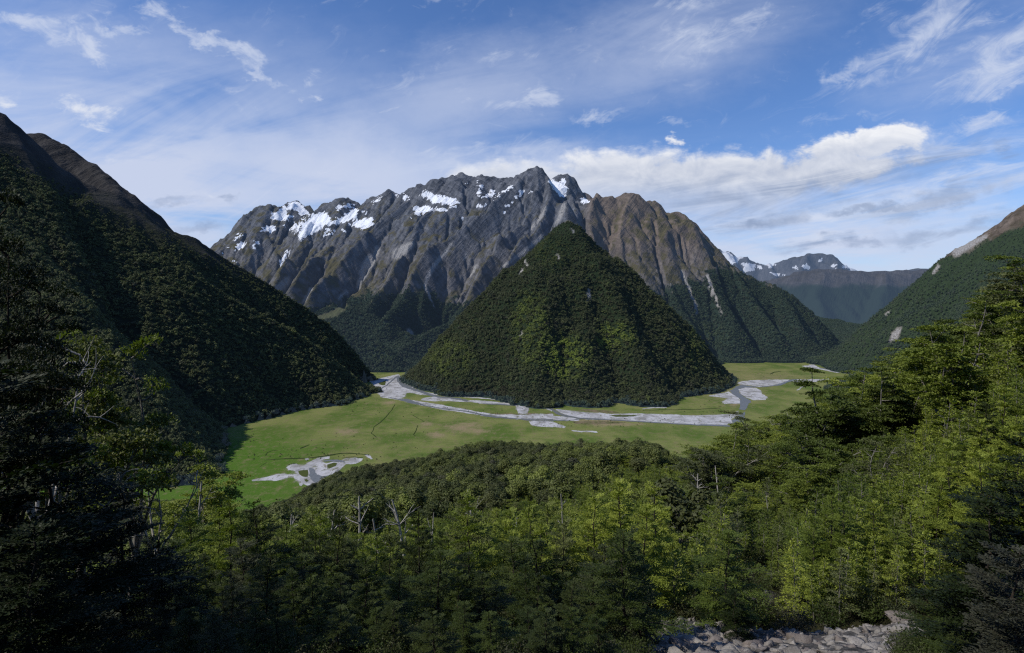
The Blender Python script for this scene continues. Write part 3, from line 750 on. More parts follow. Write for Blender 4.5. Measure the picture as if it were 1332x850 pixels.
def sheet(name, polys, z, mat, jit=5.0, step=7.0, seed=0, label=None, cat=None):
    """Flat patches of ground, their outlines roughened, as one sheet."""
    V = []; F = []
    for k, p in enumerate(polys):
        w = [on_floor(*a) for a in p]
        ring = []
        for (ax, ay), (bx, by) in zip(w, w[1:] + w[:1]):
            n = max(1, int(math.hypot(bx - ax, (by - ay) * 0.5) / step))
            for i in range(n): ring.append((ax + (bx - ax) * i / n, ay + (by - ay) * i / n))
        r = np.array(ring)
        sx = (fbm(r[:, 0] / 32., r[:, 1] / 60., seed + k, 5, .62) * jit * 1.5); sy = fbm(r[:, 0] / 32. + 40, r[:, 1] / 60., seed + k + 7, 5, .62) * jit * 4.0
        r = r + np.stack([sx, sy], -1)
        o = len(V)
        V += [(a, b, z + 0.002 * k) for a, b in r]
        F += [tuple(o + i for i in tri) for tri in tessellate_polygon([[Vector((a, b, 0)) for a, b in r]])]
    tr = np.array(F)
    va = np.array(V)
    e1 = va[tr[:, 1]] - va[tr[:, 0]]; e2 = va[tr[:, 2]] - va[tr[:, 0]]
    flip = (e1[:, 0] * e2[:, 1] - e1[:, 1] * e2[:, 0]) < 0
    tr[flip] = tr[flip][:, ::-1]
    o = add_obj(name, mesh_np(name, va, None, False, None, tr), mat, kind='structure')
    if label: tag(o, label, cat)
    return o


M_grav, t, out = new_mat('river_gravel')
pos = t.new('ShaderNodeNewGeometry').outputs['Position']
n1 = t.noise(t.scaled(pos, (0.03, 0.018, 0)), 1.0, 5, 0.6, 0.5); n2 = t.noise(t.scaled(pos, (0.3, 0.15, 0)), 1.0, 4, 0.7)
c = t.mix(t.step(n1, 0.3, 0.62), (0.24, 0.235, 0.225), (0.50, 0.50, 0.51))
g3 = t.noise(t.scaled(pos, (0.09, 0.035, 0)), 1.0, 6, 0.75, 0.8)
c = t.mix(t.math('MULTIPLY', t.step(g3, 0.54, 0.62), 0.8), c, (0.14, 0.145, 0.075))
c = t.mix(t.math('MULTIPLY', t.step(g3, 0.44, 0.38), 0.6), c, (0.17, 0.175, 0.18))
c = t.mix(t.math('MULTIPLY', t.step(n1, 0.60, 0.74), 0.75), c, (0.18, 0.155, 0.10))
c = t.mix(t.math('MULTIPLY', t.step(n2, 0.60, 0.74), 0.5), c, (0.12, 0.115, 0.09))
b = pbsdf(t, c, 0.9, 0.2, bump(t, n2, 0.5, 0.5)); t.l.new(b.outputs[0], out.inputs[0])
M_wat, t, out = new_mat('river_water')
pos = t.new('ShaderNodeNewGeometry').outputs['Position']
n1 = t.noise(t.scaled(pos, (0.12, 0.07, 0)), 1.0, 4, 0.6)
b = pbsdf(t, t.mix(n1, (0.105, 0.115, 0.115), (0.19, 0.20, 0.20)), 0.45, 0.4, bump(t, t.noise(pos, 0.6, 3), 0.25, 0.3)); t.l.new(b.outputs[0], out.inputs[0])
M_dry, t, out = new_mat('dry_grass')
pos = t.new('ShaderNodeNewGeometry').outputs['Position']
b = pbsdf(t, t.mix(t.step(t.noise(t.scaled(pos, (0.05, 0.03, 0)), 1.0, 5, 0.7), 0.35, 0.65), (0.085, 0.10, 0.03), (0.20, 0.155, 0.10)), 0.95, 0.1); t.l.new(b.outputs[0], out.inputs[0])
M_bank, t, out = new_mat('bank_grass')
pos = t.new('ShaderNodeNewGeometry').outputs['Position']
b = pbsdf(t, t.mix(t.noise(pos, 0.08, 4, 0.7), (0.035, 0.055, 0.012), (0.09, 0.105, 0.03)), 0.95, 0.1); t.l.new(b.outputs[0], out.inputs[0])
M_creek, t, out = new_mat('creek_bank')
pos = t.new('ShaderNodeNewGeometry').outputs['Position']
b = pbsdf(t, t.mix(t.noise(pos, 0.1, 4, 0.7), (0.010, 0.020, 0.006), (0.045, 0.070, 0.015)), 0.95, 0.1); t.l.new(b.outputs[0], out.inputs[0])
sheet('creek', CREEK, 0.06, M_creek, 2.0, 5.0, 700, 'thin dark creek channels cut into the grass', 'creek')
sheet('dry_ground', DRYG, 0.09, M_dry, 5.0, 6.0, 640, 'brown dry grass strips beside the gravel', 'ground')
sheet('gravel_bed', GRAVEL, 0.14, M_grav, 4.5, 3.0, 600, 'pale grey gravel bars of the braided river', 'river bed')
sheet('gravel_flat', POND, 0.14, M_grav, 2.6, 2.0, 620, 'pale gravel patch around a shallow pool near the forest edge', 'river bed')
sheet('river', WATER, 0.22, M_wat, 2.8, 3.0, 660, 'grey braided river winding through its gravel bed', 'river')
sheet('grass_bank', GREEN, 0.30, M_bank, 2.0, 4.0, 680, 'small green grass islands among the gravel', 'ground')
# ------------------------------------------------------------------ trees
class Geo:
    """Collects quads as arrays."""
    def __init__(s): s.v = []; s.q = []; s.n = 0

    def add(s, v, q):
        s.v.append(np.asarray(v, np.float32)); s.q.append(np.asarray(q, np.int64) + s.n); s.n += len(v)

    def tube(s, pts, rad, sides=5):
        P = np.asarray(pts, float); n = len(P)
        T = np.gradient(P, axis=0); T /= np.linalg.norm(T, axis=1)[:, None] + 1e-9
        ref = np.where(np.abs(T[:, 2:3]) > 0.9, np.array([[1., 0, 0]]), np.array([[0, 0, 1.]]))
        U = np.cross(T, ref); U /= np.linalg.norm(U, axis=1)[:, None] + 1e-9
        W = np.cross(T, U)
        a = np.arange(sides) * 2 * math.pi / sides
        r = np.asarray(rad, float)[:, None, None]
        V = P[:, None, :] + r * (np.cos(a)[None, :, None] * U[:, None, :] + np.sin(a)[None, :, None] * W[:, None, :])
        i = np.arange(n - 1)[:, None]; j = np.arange(sides)[None, :]; j2 = (j + 1) % sides
        q = np.stack([i * sides + j, i * sides + j2, (i + 1) * sides + j2, (i + 1) * sides + j], -1).reshape(-1, 4)
        s.add(V.reshape(-1, 3), q)

    def leaves(s, P, D, N, L, W):
        D = D / (np.linalg.norm(D, axis=1)[:, None] + 1e-9)
        S = np.cross(D, N); S /= np.linalg.norm(S, axis=1)[:, None] + 1e-9
        L = np.broadcast_to(L, len(P))[:, None]; W = np.broadcast_to(W, len(P))[:, None]
        v = np.stack([P, P + D * L * .45 + S * W * .5, P + D * L, P + D * L * .45 - S * W * .5], 1)
        s.add(v.reshape(-1, 3), np.arange(len(P) * 4).reshape(-1, 4))

    def mesh(s, name, smooth=False):
        return mesh_np(name, np.concatenate(s.v), np.concatenate(s.q), smooth)


def unit(n, r):
    v = r.normal(size=(n, 3)); return v / np.linalg.norm(v, axis=1)[:, None]


def leaf_mat(name, dark, light, bright, transl=0.24, rough=0.62, haze=0.0):
    m, t, out = new_mat(name)
    oi = t.new('ShaderNodeObjectInfo').outputs['Random']
    isl = t.new('ShaderNodeNewGeometry').outputs['Random Per Island']
    tint = t.attr('tint', 'INSTANCER')
    f = t.math('ADD', t.math('MULTIPLY', oi, 0.75), t.math('MULTIPLY', isl, 0.35), clamp=True)
    c = t.mix(f, dark, light)
    c = t.mix(t.math('MULTIPLY', t.math('MAXIMUM', tint, 0.0), t.math('ADD', t.math('MULTIPLY', isl, 0.5), 0.6), clamp=True), c, bright)
    c = t.mix(t.math('MULTIPLY', t.math('MAXIMUM', t.math('MULTIPLY', tint, -1.0), 0.0), 1.0, clamp=True), c, (0.050, 0.040, 0.022))
    g = t.new('ShaderNodeObjectInfo').outputs['Random']
    c = t.mix(t.math('MULTIPLY', t.step(t.math('FRACT', t.math('MULTIPLY', g, 37.7)), 0.86, 0.97), 0.55), c, (0.075, 0.072, 0.055))
    b = pbsdf(t, c, rough, 0.22)
    tr = t.new('ShaderNodeBsdfTranslucent')
    t.l.new(t.mix(1.0, c, (1.15, 1.35, 0.55), 'MULTIPLY'), tr.inputs[0])
    mx = t.new('ShaderNodeMixShader'); mx.inputs[0].default_value = transl
    t.l.new(b.outputs[0], mx.inputs[1]); t.l.new(tr.outputs[0], mx.inputs[2])
    t.l.new(air(t, mx.outputs[0], haze) if haze else mx.outputs[0], out.inputs[0])
    return m


def bark_mat(name, a, b_, scale=6.0):
    m, t, out = new_mat(name)
    pos = t.new('ShaderNodeTexCoord').outputs['Object']
    n = t.noise(t.scaled(pos, (1, 1, 0.25)), scale, 5, 0.7)
    b = pbsdf(t, t.mix(t.step(n, 0.35, 0.68), a, b_), 0.9, 0.1, bump(t, n, 0.6, 0.05))
    t.l.new(b.outputs[0], out.inputs[0])
    return m


L_young = leaf_mat('young_beech_leaves', (0.056, 0.094, 0.015), (0.165, 0.212, 0.033), (0.300, 0.340, 0.050))
L_old = leaf_mat('old_beech_leaves', (0.058, 0.088, 0.015), (0.140, 0.178, 0.030), (0.240, 0.275, 0.042))
L_mid = leaf_mat('bushy_beech_leaves', (0.030, 0.042, 0.015), (0.108, 0.124, 0.040), (0.200, 0.235, 0.048), 0.15)
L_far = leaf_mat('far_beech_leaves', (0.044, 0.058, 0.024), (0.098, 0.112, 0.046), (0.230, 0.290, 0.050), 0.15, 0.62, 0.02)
L_blue = leaf_mat('haze_tinted_leaves', (0.0330, 0.0540, 0.0300), (0.0660, 0.0960, 0.0540), (0.1350, 0.1800, 0.0540), 0.1, 0.62, 0.075)  # haze painted in: bluer leaves with a faint air glow
L_dark = leaf_mat('shade_blackened_leaves', (0.011, 0.019, 0.005), (0.024, 0.037, 0.009), (0.075, 0.098, 0.018), 0.14)  # deep shade is painted into these near-black leaf colours
L_shade = leaf_mat('shade_darkened_leaves', (0.028, 0.046, 0.009), (0.066, 0.092, 0.018), (0.150, 0.180, 0.028), 0.25)  # young leaf colours darkened to stand in for shadow
L_left = leaf_mat('hillside_beech_leaves', (0.046, 0.060, 0.027), (0.145, 0.163, 0.064), (0.180, 0.215, 0.060), 0.15, 0.62, 0.012)
K_pale = bark_mat('pale_bark', (0.11, 0.10, 0.085), (0.26, 0.25, 0.22))
K_dark = bark_mat('dark_bark', (0.022, 0.018, 0.014), (0.07, 0.06, 0.048))
K_dead = bark_mat('bleached_wood', (0.26, 0.24, 0.21), (0.50, 0.48, 0.44))


def young_beech(seed, h=10.0, leaf=0.19, dens=1.0, spread=0.24, nb=70, droop=0.0):
    """Slender beech: straight stem, layered fan sprays that tilt up and out."""
    r = np.random.default_rng(seed)
    w = Geo(); g = Geo()
    n = 12
    z = np.linspace(0, h, n)
    bend = r.normal(size=2) * 0.02 * h
    X = bend[0] * (z / h) ** 2 + np.cumsum(r.normal(size=n)) * 0.012 * h * .5
    Yv = bend[1] * (z / h) ** 2 + np.cumsum(r.normal(size=n)) * 0.012 * h * .5
    X -= X[0]; Yv -= Yv[0]
    w.tube(np.stack([X, Yv, z], -1), np.linspace(0.011 * h, 0.002 * h, n), 6)
    az = r.uniform(0, 6.28)
    side = r.uniform(.75, 1.25, 8)
    for i in range(nb):
        t = 0.12 + 0.88 * (i / nb) ** 0.95
        az += 2.4 + r.normal() * 0.4
        L = spread * h * (1 - t) ** 0.60 * r.uniform(.5, 1.2) * side[int(az / 6.283 * 8) % 8] + 0.045 * h
        if t < .3 and r.random() < 0.35: continue
        b0 = np.array([np.interp(t * h, z, X), np.interp(t * h, z, Yv), t * h])
        up = 0.16 + 0.60 * t ** 2 + r.normal() * 0.13 - droop
        d = np.array([math.cos(az), math.sin(az), up]); d /= np.linalg.norm(d)
        m = 5
        s = np.linspace(0, 1, m)
        sag = -0.22 * L * s ** 2
        if r.random() < .12: L *= 1.3
        P = b0 + d * L * s[:, None] + np.stack([0 * s, 0 * s, sag], -1)
        w.tube(P, np.linspace(0.0035 * h * (0.4 + L / (spread * h)) * .7, 0.0008 * h, m), 3)
        hd = np.array([-d[1], d[0], 0.0]); hd /= np.linalg.norm(hd)
        nrm = np.cross(d, hd); nrm *= np.sign(nrm[2])
        roll = r.normal() * 0.25
        hd = hd * math.cos(roll) + nrm * math.sin(roll)
        k = max(3, int(L / (leaf * 1.15) * dens))
        ss = (np.arange(k) + r.uniform(0, 1, k)) / k * 0.86 + 0.14
        for sg in (-1, 1):
            tl = (0.52 * L * np.minimum(1.15 - ss, .35 + ss * 1.6) + leaf * 0.6) * r.uniform(.65, 1.15, k)
            td = d * 0.75 + sg * hd * 0.85
            td = td[None] + r.normal(size=(k, 3)) * 0.16; td /= np.linalg.norm(td, axis=1)[:, None]
            o = b0 + d * L * ss[:, None]; o[:, 2] += -0.22 * L * ss ** 2
            ml = np.maximum(1, (tl / (leaf * 0.62)).astype(int))
            rep = np.repeat(np.arange(k), ml)
            pos = (np.concatenate([np.arange(c) for c in ml]) + r.uniform(0, 1, len(rep))) / ml[rep] * tl[rep]
            lp = o[rep] + td[rep] * pos[:, None] + r.normal(size=(len(rep), 3)) * leaf * .12
            ld = td[rep] + r.normal(size=(len(rep), 3)) * 0.45
            ln = nrm + r.normal(size=(len(rep), 3)) * 0.24
            g.leaves(lp, ld, ln, leaf * r.uniform(.8, 1.5, len(rep)), leaf * r.uniform(.5, .8, len(rep)))
    # leading tip
    k = int(22 * dens)
    tp = np.array([X[-1], Yv[-1], h]) - np.stack([np.zeros(k), np.zeros(k), r.uniform(0, .08 * h, k)], -1)
    g.leaves(tp, unit(k, r) * [1, 1, .4] + [0, 0, .8], unit(k, r), leaf * 1.2, leaf * .6)
    return w, g


def limb(r, p0, d0, L, n=8, curl=0.25, lift=0.0):
    P = [np.array(p0, float)]; d = np.array(d0, float)
    for i in range(n - 1):
        d = d + r.normal(size=3) * curl * 0.5 + np.array([0, 0, lift])
        d /= np.linalg.norm(d)
        P.append(P[-1] + d * L / (n - 1))
    return np.array(P)


def platform(g, r, c, rad, leaf, k, tilt=0.25):
    """A flat tier of foliage: leaves lie on a thin uneven dish, thicker in the middle."""
    a = r.uniform(0, 6.283, k); q = np.sqrt(r.uniform(0, 1, k))
    lob = 1 + 0.28 * np.sin(a * 3 + r.uniform(0, 6)) + 0.2 * np.sin(a * 5 + r.uniform(0, 6))
    x = np.cos(a) * q * rad * lob; y = np.sin(a) * q * rad * lob * r.uniform(.7, 1.0)
    tx, ty = r.normal() * tilt * .5, r.normal() * tilt * .5
    z = -0.16 * rad * q ** 2 + tx * x + ty * y + r.normal(size=k) * 0.10 * rad * (1.1 - q)
    P = c + np.stack([x, y, z], -1)
    D = np.stack([np.cos(a), np.sin(a), np.full(k, .1)], -1) + r.normal(size=(k, 3)) * .5
    N = np.array([tx * -1, ty * -1, 1.0]) + r.normal(size=(k, 3)) * .45
    g.leaves(P, D, N, leaf * r.uniform(.8, 1.5, k), leaf * r.uniform(.6, 1.0, k))


def old_beech(seed, h=16.0, leaf=0.24, k=230, sparse=1.0, nl=6, flat=1.0, width=0.42):
    """Mature beech: forking pale limbs under stepped flat tiers of leaves."""
    r = np.random.default_rng(seed)
    w = Geo(); g = Geo()
    fork = h * r.uniform(.22, .36)
    T = limb(r, (0, 0, 0), (r.normal() * .08, r.normal() * .08, 1), fork, 6, .12)
    w.tube(T, np.linspace(0.028 * h, 0.020 * h, 6), 8)
    az = r.uniform(0, 6.28)
    for i in range(nl):
        az += 6.283 / nl + r.normal() * .35
        lean = r.uniform(.35, .95) if i else 0.1
        d = np.array([math.cos(az) * lean, math.sin(az) * lean, 1.0])
        L = h * r.uniform(.5, .72) * (1.0 if i else 1.05) / np.linalg.norm(d) * 1.15
        P = limb(r, T[-1 - (i % 2)], d, L, 9, .24, 0.02)
        w.tube(P, np.linspace(0.013 * h, 0.003 * h, 9), 6)
        for j in range(3, 9):
            for q in range(2 if j < 8 else 1):
                a2 = r.uniform(0, 6.283)
                bd = np.array([math.cos(a2) + math.cos(az) * .5, math.sin(a2) + math.sin(az) * .5, r.uniform(.05, .45)])
                bl = h * width * .36 * r.uniform(.5, 1.15)
                Q = limb(r, P[j], bd / np.linalg.norm(bd), bl, 5, .3, 0.0)
                w.tube(Q, np.linspace(0.0048 * h, 0.0012 * h, 5), 4)
                if r.random() < sparse:
                    platform(g, r, Q[-1] + [0, 0, .02 * h], h * 0.085 * r.uniform(.7, 1.35), leaf, int(k * r.uniform(.6, 1.2)))
                    if r.random() < .6: platform(g, r, Q[2] + [0, 0, .02 * h], h * 0.06 * r.uniform(.6, 1.2), leaf, int(k * .5))
        if r.random() < sparse: platform(g, r, P[-1] + [0, 0, .03 * h], h * .075, leaf, k)
    return w, g


def dome_beech(seed, R=5.0, h=14.0, nq=2200, leaf=0.55, lobes=16, flat=0.75, trunk=True):
    """Bushy beech: a crown of many leafy lobes around a hidden stem."""
    r = np.random.default_rng(seed)
    w = Geo(); g = Geo()
    if trunk:
        T = limb(r, (0, 0, 0), (r.normal() * .06, r.normal() * .06, 1), h * .8, 7, .1)
        w.tube(T, np.linspace(.022 * h, .008 * h, 7), 6)
    cz = h - R * flat * 1.25
    for i in range(lobes):
        v = unit(1, r)[0]; v[2] = v[2] * .9 + .15
        q = r.uniform(.35, .78)
        c = np.array([v[0] * R * q, v[1] * R * q, cz + v[2] * R * q * flat * 1.25])
        lr = R * r.uniform(.30, .50)
        if trunk:
            w.tube(np.stack([[0, 0, max(cz - R * .5, h * .25)], c * [.5, .5, 1] + [0, 0, -lr * .3], c]), [.008 * h, .005 * h, .002 * h], 4)
        k = int(nq / lobes * r.uniform(.7, 1.3))
        u = unit(k, r)
        u[:, 2] = np.where(u[:, 2] < -.35, -u[:, 2], u[:, 2])
        rad = lr * (0.72 + .34 * r.random(k) ** .6) * (1 + .22 * perlin(u[:, 0] * 2.3 + i * 7, u[:, 1] * 2.3 + u[:, 2] * 2, seed))
        P = c + u * rad[:, None] * [1, 1, .8]
        N = u + r.normal(size=(k, 3)) * .45 + [0, 0, .35]
        D = np.cross(N, unit(k, r))
        g.leaves(P - D * leaf * .4, D, N, leaf * r.uniform(.7, 1.5, k), leaf * r.uniform(.5, 1.0, k))
    return w, g


def shrub(seed, h=1.2, leaf=0.12, stems=14):
    r = np.random.default_rng(seed); w = Geo(); g = Geo()
    for i in range(stems):
        a = r.uniform(0, 6.283); ln = r.uniform(.2, 1.0)
        P = limb(r, (r.normal() * .1, r.normal() * .1, 0), (math.cos(a) * ln, math.sin(a) * ln, 1), h * r.uniform(.6, 1.2), 6, .25)
        w.tube(P, np.linspace(.012 * h, .003 * h, 6), 3)
        k = 46
        s = r.uniform(.25, 1, k) * 5; j = np.minimum(s.astype(int), 4); f = (s - j)[:, None]
        p = P[j] * (1 - f) + P[j + 1] * f + r.normal(size=(k, 3)) * .09 * h
        g.leaves(p, unit(k, r) + [0, 0, .3], unit(k, r) + [0, 0, .8], leaf * r.uniform(.7, 1.5, k), leaf * r.uniform(.5, .8, k))
    return w, g


def snag(seed, h=12.0, nb=9, lean=0.05):
    """Dead standing trunk with a few broken bare branches."""
    r = np.random.default_rng(seed); w = Geo()
    T = limb(r, (0, 0, 0), (r.normal() * lean, r.normal() * lean, 1), h, 10, .07)
    w.tube(T, np.linspace(.019 * h, .006 * h, 10), 7)
    br = Geo()
    for i in range(nb):
        j = int(r.integers(3, 9)); a = r.uniform(0, 6.283)
        L = h * r.uniform(.07, .24)
        P = limb(r, T[j], (math.cos(a), math.sin(a), r.uniform(.2, 1.4)), L, 6, .3, .05)
        br.tube(P, np.linspace(.006 * h, .0014 * h, 6), 4)
        for q in range(2):
            P2 = limb(r, P[2 + q], (math.cos(a + r.normal()), math.sin(a + r.normal()), r.uniform(.2, 1.2)), L * .5, 4, .3)
            br.tube(P2, np.linspace(.0028 * h, .0008 * h, 4), 3)
    return w, br


def bare_tree(seed, h=14.0):
    """Dead spreading tree: pale forked limbs, no leaves."""
    r = np.random.default_rng(seed); w = Geo(); br = Geo()
    T = limb(r, (0, 0, 0), (r.normal() * .1, r.normal() * .1, 1), h * .3, 5, .1)
    w.tube(T, np.linspace(.02 * h, .015 * h, 5), 7)
    for i in range(5):
        a = i * 1.26 + r.normal() * .4
        P = limb(r, T[-1], (math.cos(a) * .6, math.sin(a) * .6, 1), h * r.uniform(.5, .7), 9, .22, .02)
        br.tube(P, np.linspace(.011 * h, .002 * h, 9), 5)
        for j in range(3, 9):
            a2 = a + r.normal() * 1.3
            Q = limb(r, P[j], (math.cos(a2), math.sin(a2), r.uniform(.1, .8)), h * r.uniform(.12, .24), 6, .3, .02)
            br.tube(Q, np.linspace(.004 * h, .001 * h, 6), 4)
            for k in range(3):
                a3 = a2 + r.normal() * 1.1
                Q2 = limb(r, Q[1 + k], (math.cos(a3), math.sin(a3), r.uniform(.1, .9)), h * .09, 4, .3)
                br.tube(Q2, np.linspace(.002 * h, .0006 * h, 4), 3)
    return w, br


def joined(name, w, g, bark, leaf):
    """One mesh of stem and leaves, for woods that nobody could count."""
    v = g.v + [a for a in w.v]; nq = sum(len(a) for a in g.q)
    me = mesh_np(name, np.concatenate(g.v + w.v), np.concatenate(g.q + [q + g.n for q in w.q]) if w.n else np.concatenate(g.q), False)
    me.materials.append(leaf); me.materials.append(bark)
    if w.n:
        mi = np.zeros(len(me.polygons), np.int32); mi[nq:] = 1
        me.polygons.foreach_set('material_index', mi)
    return me


def kit(name, meshes):
    """A store of meshes that a wood picks its trees from."""
    c = bpy.data.collections.new(name)
    for i, me in enumerate(meshes):
        c.objects.link(bpy.data.objects.new('%s_%02d' % (name, i), me))
    return c


def wood(name, pts, scl, pick, tint, coll, label, cat='forest', sz=None):
    """A mass of trees as one object."""
    n = len(pts)
    me = bpy.data.meshes.new(name)
    me.vertices.add(n); me.vertices.foreach_set('co', np.asarray(pts, np.float32).ravel())
    for k, a in (('scl', scl), ('tint', tint), ('rot', rng.uniform(0, 6.283, n))):
        x = me.attributes.new(k, 'FLOAT', 'POINT'); x.data.foreach_set('value', np.asarray(a, np.float32))
    x = me.attributes.new('pick', 'INT', 'POINT'); x.data.foreach_set('value', np.asarray(pick, np.int32))
    o = add_obj(name, me, kind='stuff')
    tag(o, label, cat)
    ng = bpy.data.node_groups.new(name, 'GeometryNodeTree')
    ng.interface.new_socket('Geometry', in_out='INPUT', socket_type='NodeSocketGeometry')
    ng.interface.new_socket('Geometry', in_out='OUTPUT', socket_type='NodeSocketGeometry')
    N = ng.nodes; Lk = ng.links
    gi = N.new('NodeGroupInput'); go = N.new('NodeGroupOutput')
    ci = N.new('GeometryNodeCollectionInfo'); ci.inputs['Collection'].default_value = coll
    ci.inputs['Separate Children'].default_value = True; ci.inputs['Reset Children'].default_value = True
    ip = N.new('GeometryNodeInstanceOnPoints'); ip.inputs['Pick Instance'].default_value = True

    def na(nm, ty):
        a = N.new('GeometryNodeInputNamedAttribute'); a.data_type = ty; a.inputs['Name'].default_value = nm
        return a.outputs['Attribute']
    cx = N.new('ShaderNodeCombineXYZ'); Lk.new(na('rot', 'FLOAT'), cx.inputs[2])
    cs = N.new('ShaderNodeCombineXYZ'); s_ = na('scl', 'FLOAT')
    for i in range(3): Lk.new(s_, cs.inputs[i])
    er = N.new('FunctionNodeEulerToRotation'); Lk.new(cx.outputs[0], er.inputs[0])
    Lk.new(gi.outputs[0], ip.inputs['Points']); Lk.new(ci.outputs[0], ip.inputs['Instance'])
    Lk.new(na('pick', 'INT'), ip.inputs['Instance Index'])
    Lk.new(er.outputs[0], ip.inputs['Rotation']); Lk.new(cs.outputs[0], ip.inputs['Scale'])
    Lk.new(ip.outputs[0], go.inputs[0])
    md = o.modifiers.new('trees', 'NODES'); md.node_group = ng
    return o


# ------------------------------------------------------------------ woods on the mountains
def far_set(nm, leaf, n=5, nq=300, lo=.26, bark=K_dark):
    out = []
    for i in range(n):
        w_, g_ = dome_beech(100 + i * 7 + len(nm), 1.0, 2.0, nq, lo, 8 + i, 0.85 + .1 * (i % 3), False)
        w_.tube([(0, 0, 0), (0, 0, .7)], [.06, .04], 4)
        out.append(joined('%s_%d' % (nm, i), w_, g_, bark, leaf))
    return kit(nm, out)


def seen(x, y, z, margin=22.0, steps=70):
    """Keep what a hill in front does not hide."""
    vis = np.ones(len(x), bool)
    for k in range(1, steps):
        f = k / steps
        f = 0.15 + 0.845 * f
        h = sample(B, B['H'], x * f, y * f)
        vis &= (CAM_Z + (z + margin - CAM_Z) * f) >= h - 4
    return vis


def scatter_on(block_id, spacing, fmin=0.45, xlim=None, ylim=None, hmin=0.6):
    sel = (B['lab'] == block_id) & (B['H'] > hmin)
    ys, xs = np.nonzero(sel)
    x0, x1 = B['x0'] + xs.min() * B['dx'], B['x0'] + xs.max() * B['dx']; y0, y1 = B['y0'] + ys.min() * B['dx'], B['y0'] + ys.max() * B['dx']
    gx_, gy_ = np.meshgrid(np.arange(x0, x1, spacing), np.arange(y0, y1, spacing))
    x = (gx_ + rng.uniform(-.5, .5, gx_.shape) * spacing).ravel(); y = (gy_ + rng.uniform(-.5, .5, gy_.shape) * spacing).ravel()
    ix = np.clip(((x - B['x0']) / B['dx']).round().astype(int), 0, B['H'].shape[1] - 1); iy = np.clip(((y - B['y0']) / B['dx']).round().astype(int), 0, B['H'].shape[0] - 1)
    z = sample(B, B['H'], x, y)
    ok = (B['lab'][iy, ix] == block_id) & (z > hmin)
    f = sample(B, forest, x, y)
    ok &= f > rng.uniform(fmin * .7, fmin * 1.3, len(x))
    x, y, z = x[ok], y[ok], z[ok]
    p, q = to_px(x, y, z)
    ok = (p > -60) & (p < 1392) & (q > 0)
    x, y, z = x[ok], y[ok], z[ok]
    v = seen(x, y, z)
    return x[v], y[v], z[v]


def px_spot(p, q, cx, cy, rx, ry):
    return 1 - sstep(.5, 1.1, np.hypot((p - cx) / rx, (q - cy) / ry))


KIT_cone = far_set('cone_tree', L_far); KIT_left = far_set('hill_tree', L_left); KIT_blue = far_set('mist_tree', L_blue, 4, 160, .32); KIT_right = far_set('slope_tree', L_blue, 4, 160, .32)
x, y, z = scatter_on(1, 8.2)
p, q = to_px(x, y, z)
n_ = fbm(x / 45., y / 45., 5, 3); n2_ = fbm(x / 22., y / 22., 6, 2)
s = 5.9 * np.exp(rng.normal(size=len(x)) * .27).clip(.5, 1.75) * (1 - .5 * sstep(380, 290, q)) * (1 + .28 * n_)
tn = fold_t = np.maximum.reduce([1.5 * px_spot(p, q, 735, 468, 38, 36), 1.1 * px_spot(p, q, 800, 442, 32, 26), .8 * px_spot(p, q, 690, 430, 30, 60), .55 * px_spot(p, q, 585, 468, 40, 30), .4 * px_spot(p, q, 905, 455, 14, 40), .35 * px_spot(p, q, 720, 330, 30, 25)]) * sstep(-.6, .2, n_ + .5 * n2_) * rng.uniform(.6, 1.15, len(x))
tn = np.maximum(tn, .25 * (rng.random(len(x)) < .08)); tn = np.where(rng.random(len(x)) < .05, -.5, tn)
tn = np.where((p > 590) & (p < 660) & (q > 505) & (rng.random(len(x)) < .7), -.6, tn)
wood('forest', np.stack([x, y, z - .8], -1), s, rng.integers(0, 5, len(x)), tn, KIT_cone, 'dense beech forest covering the pyramid peak, bright green in its middle')
nc = len(x)
x, y, z = scatter_on(2, 7.6)
p, q = to_px(x, y, z)
n_ = fbm(x / 60., y / 60., 7, 3)
s = 5.6 * np.exp(rng.normal(size=len(x)) * .28).clip(.5, 1.8) * (1 - .62 * sstep(50, -25, q - np.interp(p, [-500, 0, 60, 130, 200, 262, 330, 360, 400], [20, 200, 234, 277, 310, 337, 362, 377, 300]))) * (1 + .2 * n_)
tn = np.clip(n_ * .5, 0, .35) + .35 * (rng.random(len(x)) < .07)
wood('forest', np.stack([x, y, z - .8], -1), s, rng.integers(0, 5, len(x)), tn, KIT_left, 'dark beech forest clothing the shaded left mountainside')
nl_ = len(x)
x, y, z = scatter_on(0, 10.5)
p, q = to_px(x, y, z)
n_ = fbm(x / 90., y / 90., 8, 3)
s = rng.uniform(6.5, 10.5, len(x)) * (1 - .5 * sstep(25, 0, q - np.interp(p, tl_x, tl_y)))
tn = np.maximum(np.clip(n_ * .5, 0, .25), np.maximum(.5 * px_spot(p, q, 900, 440, 60, 22), .8 * px_spot(p, q, 503, 468, 12, 6)) * rng.uniform(.3, 1, len(x)))
wood('forest', np.stack([x, y, z - .8], -1), s, rng.integers(0, 4, len(x)), tn, KIT_blue, 'blue green forest on the lower flanks of the snowy mountains')
nm_ = len(x)
x, y, z = scatter_on(3, 11.0)
p, q = to_px(x, y, z)
n_ = fbm(x / 70., y / 70., 9, 3)
s = rng.uniform(4.5, 8.0, len(x)) * (1 - .5 * sstep(60, 0, q - np.interp(p, [1080, 1195, 1240, 1275, 1332, 1500], [300, 345, 330, 318, 292, 215])))
wood('forest', np.stack([x, y, z - .8], -1), s, rng.integers(0, 4, len(x)), np.clip(.25 + n_ * .6, 0, .7), KIT_right, 'smooth green bush on the far mountainside to the right')
bx_, by_ = [], []
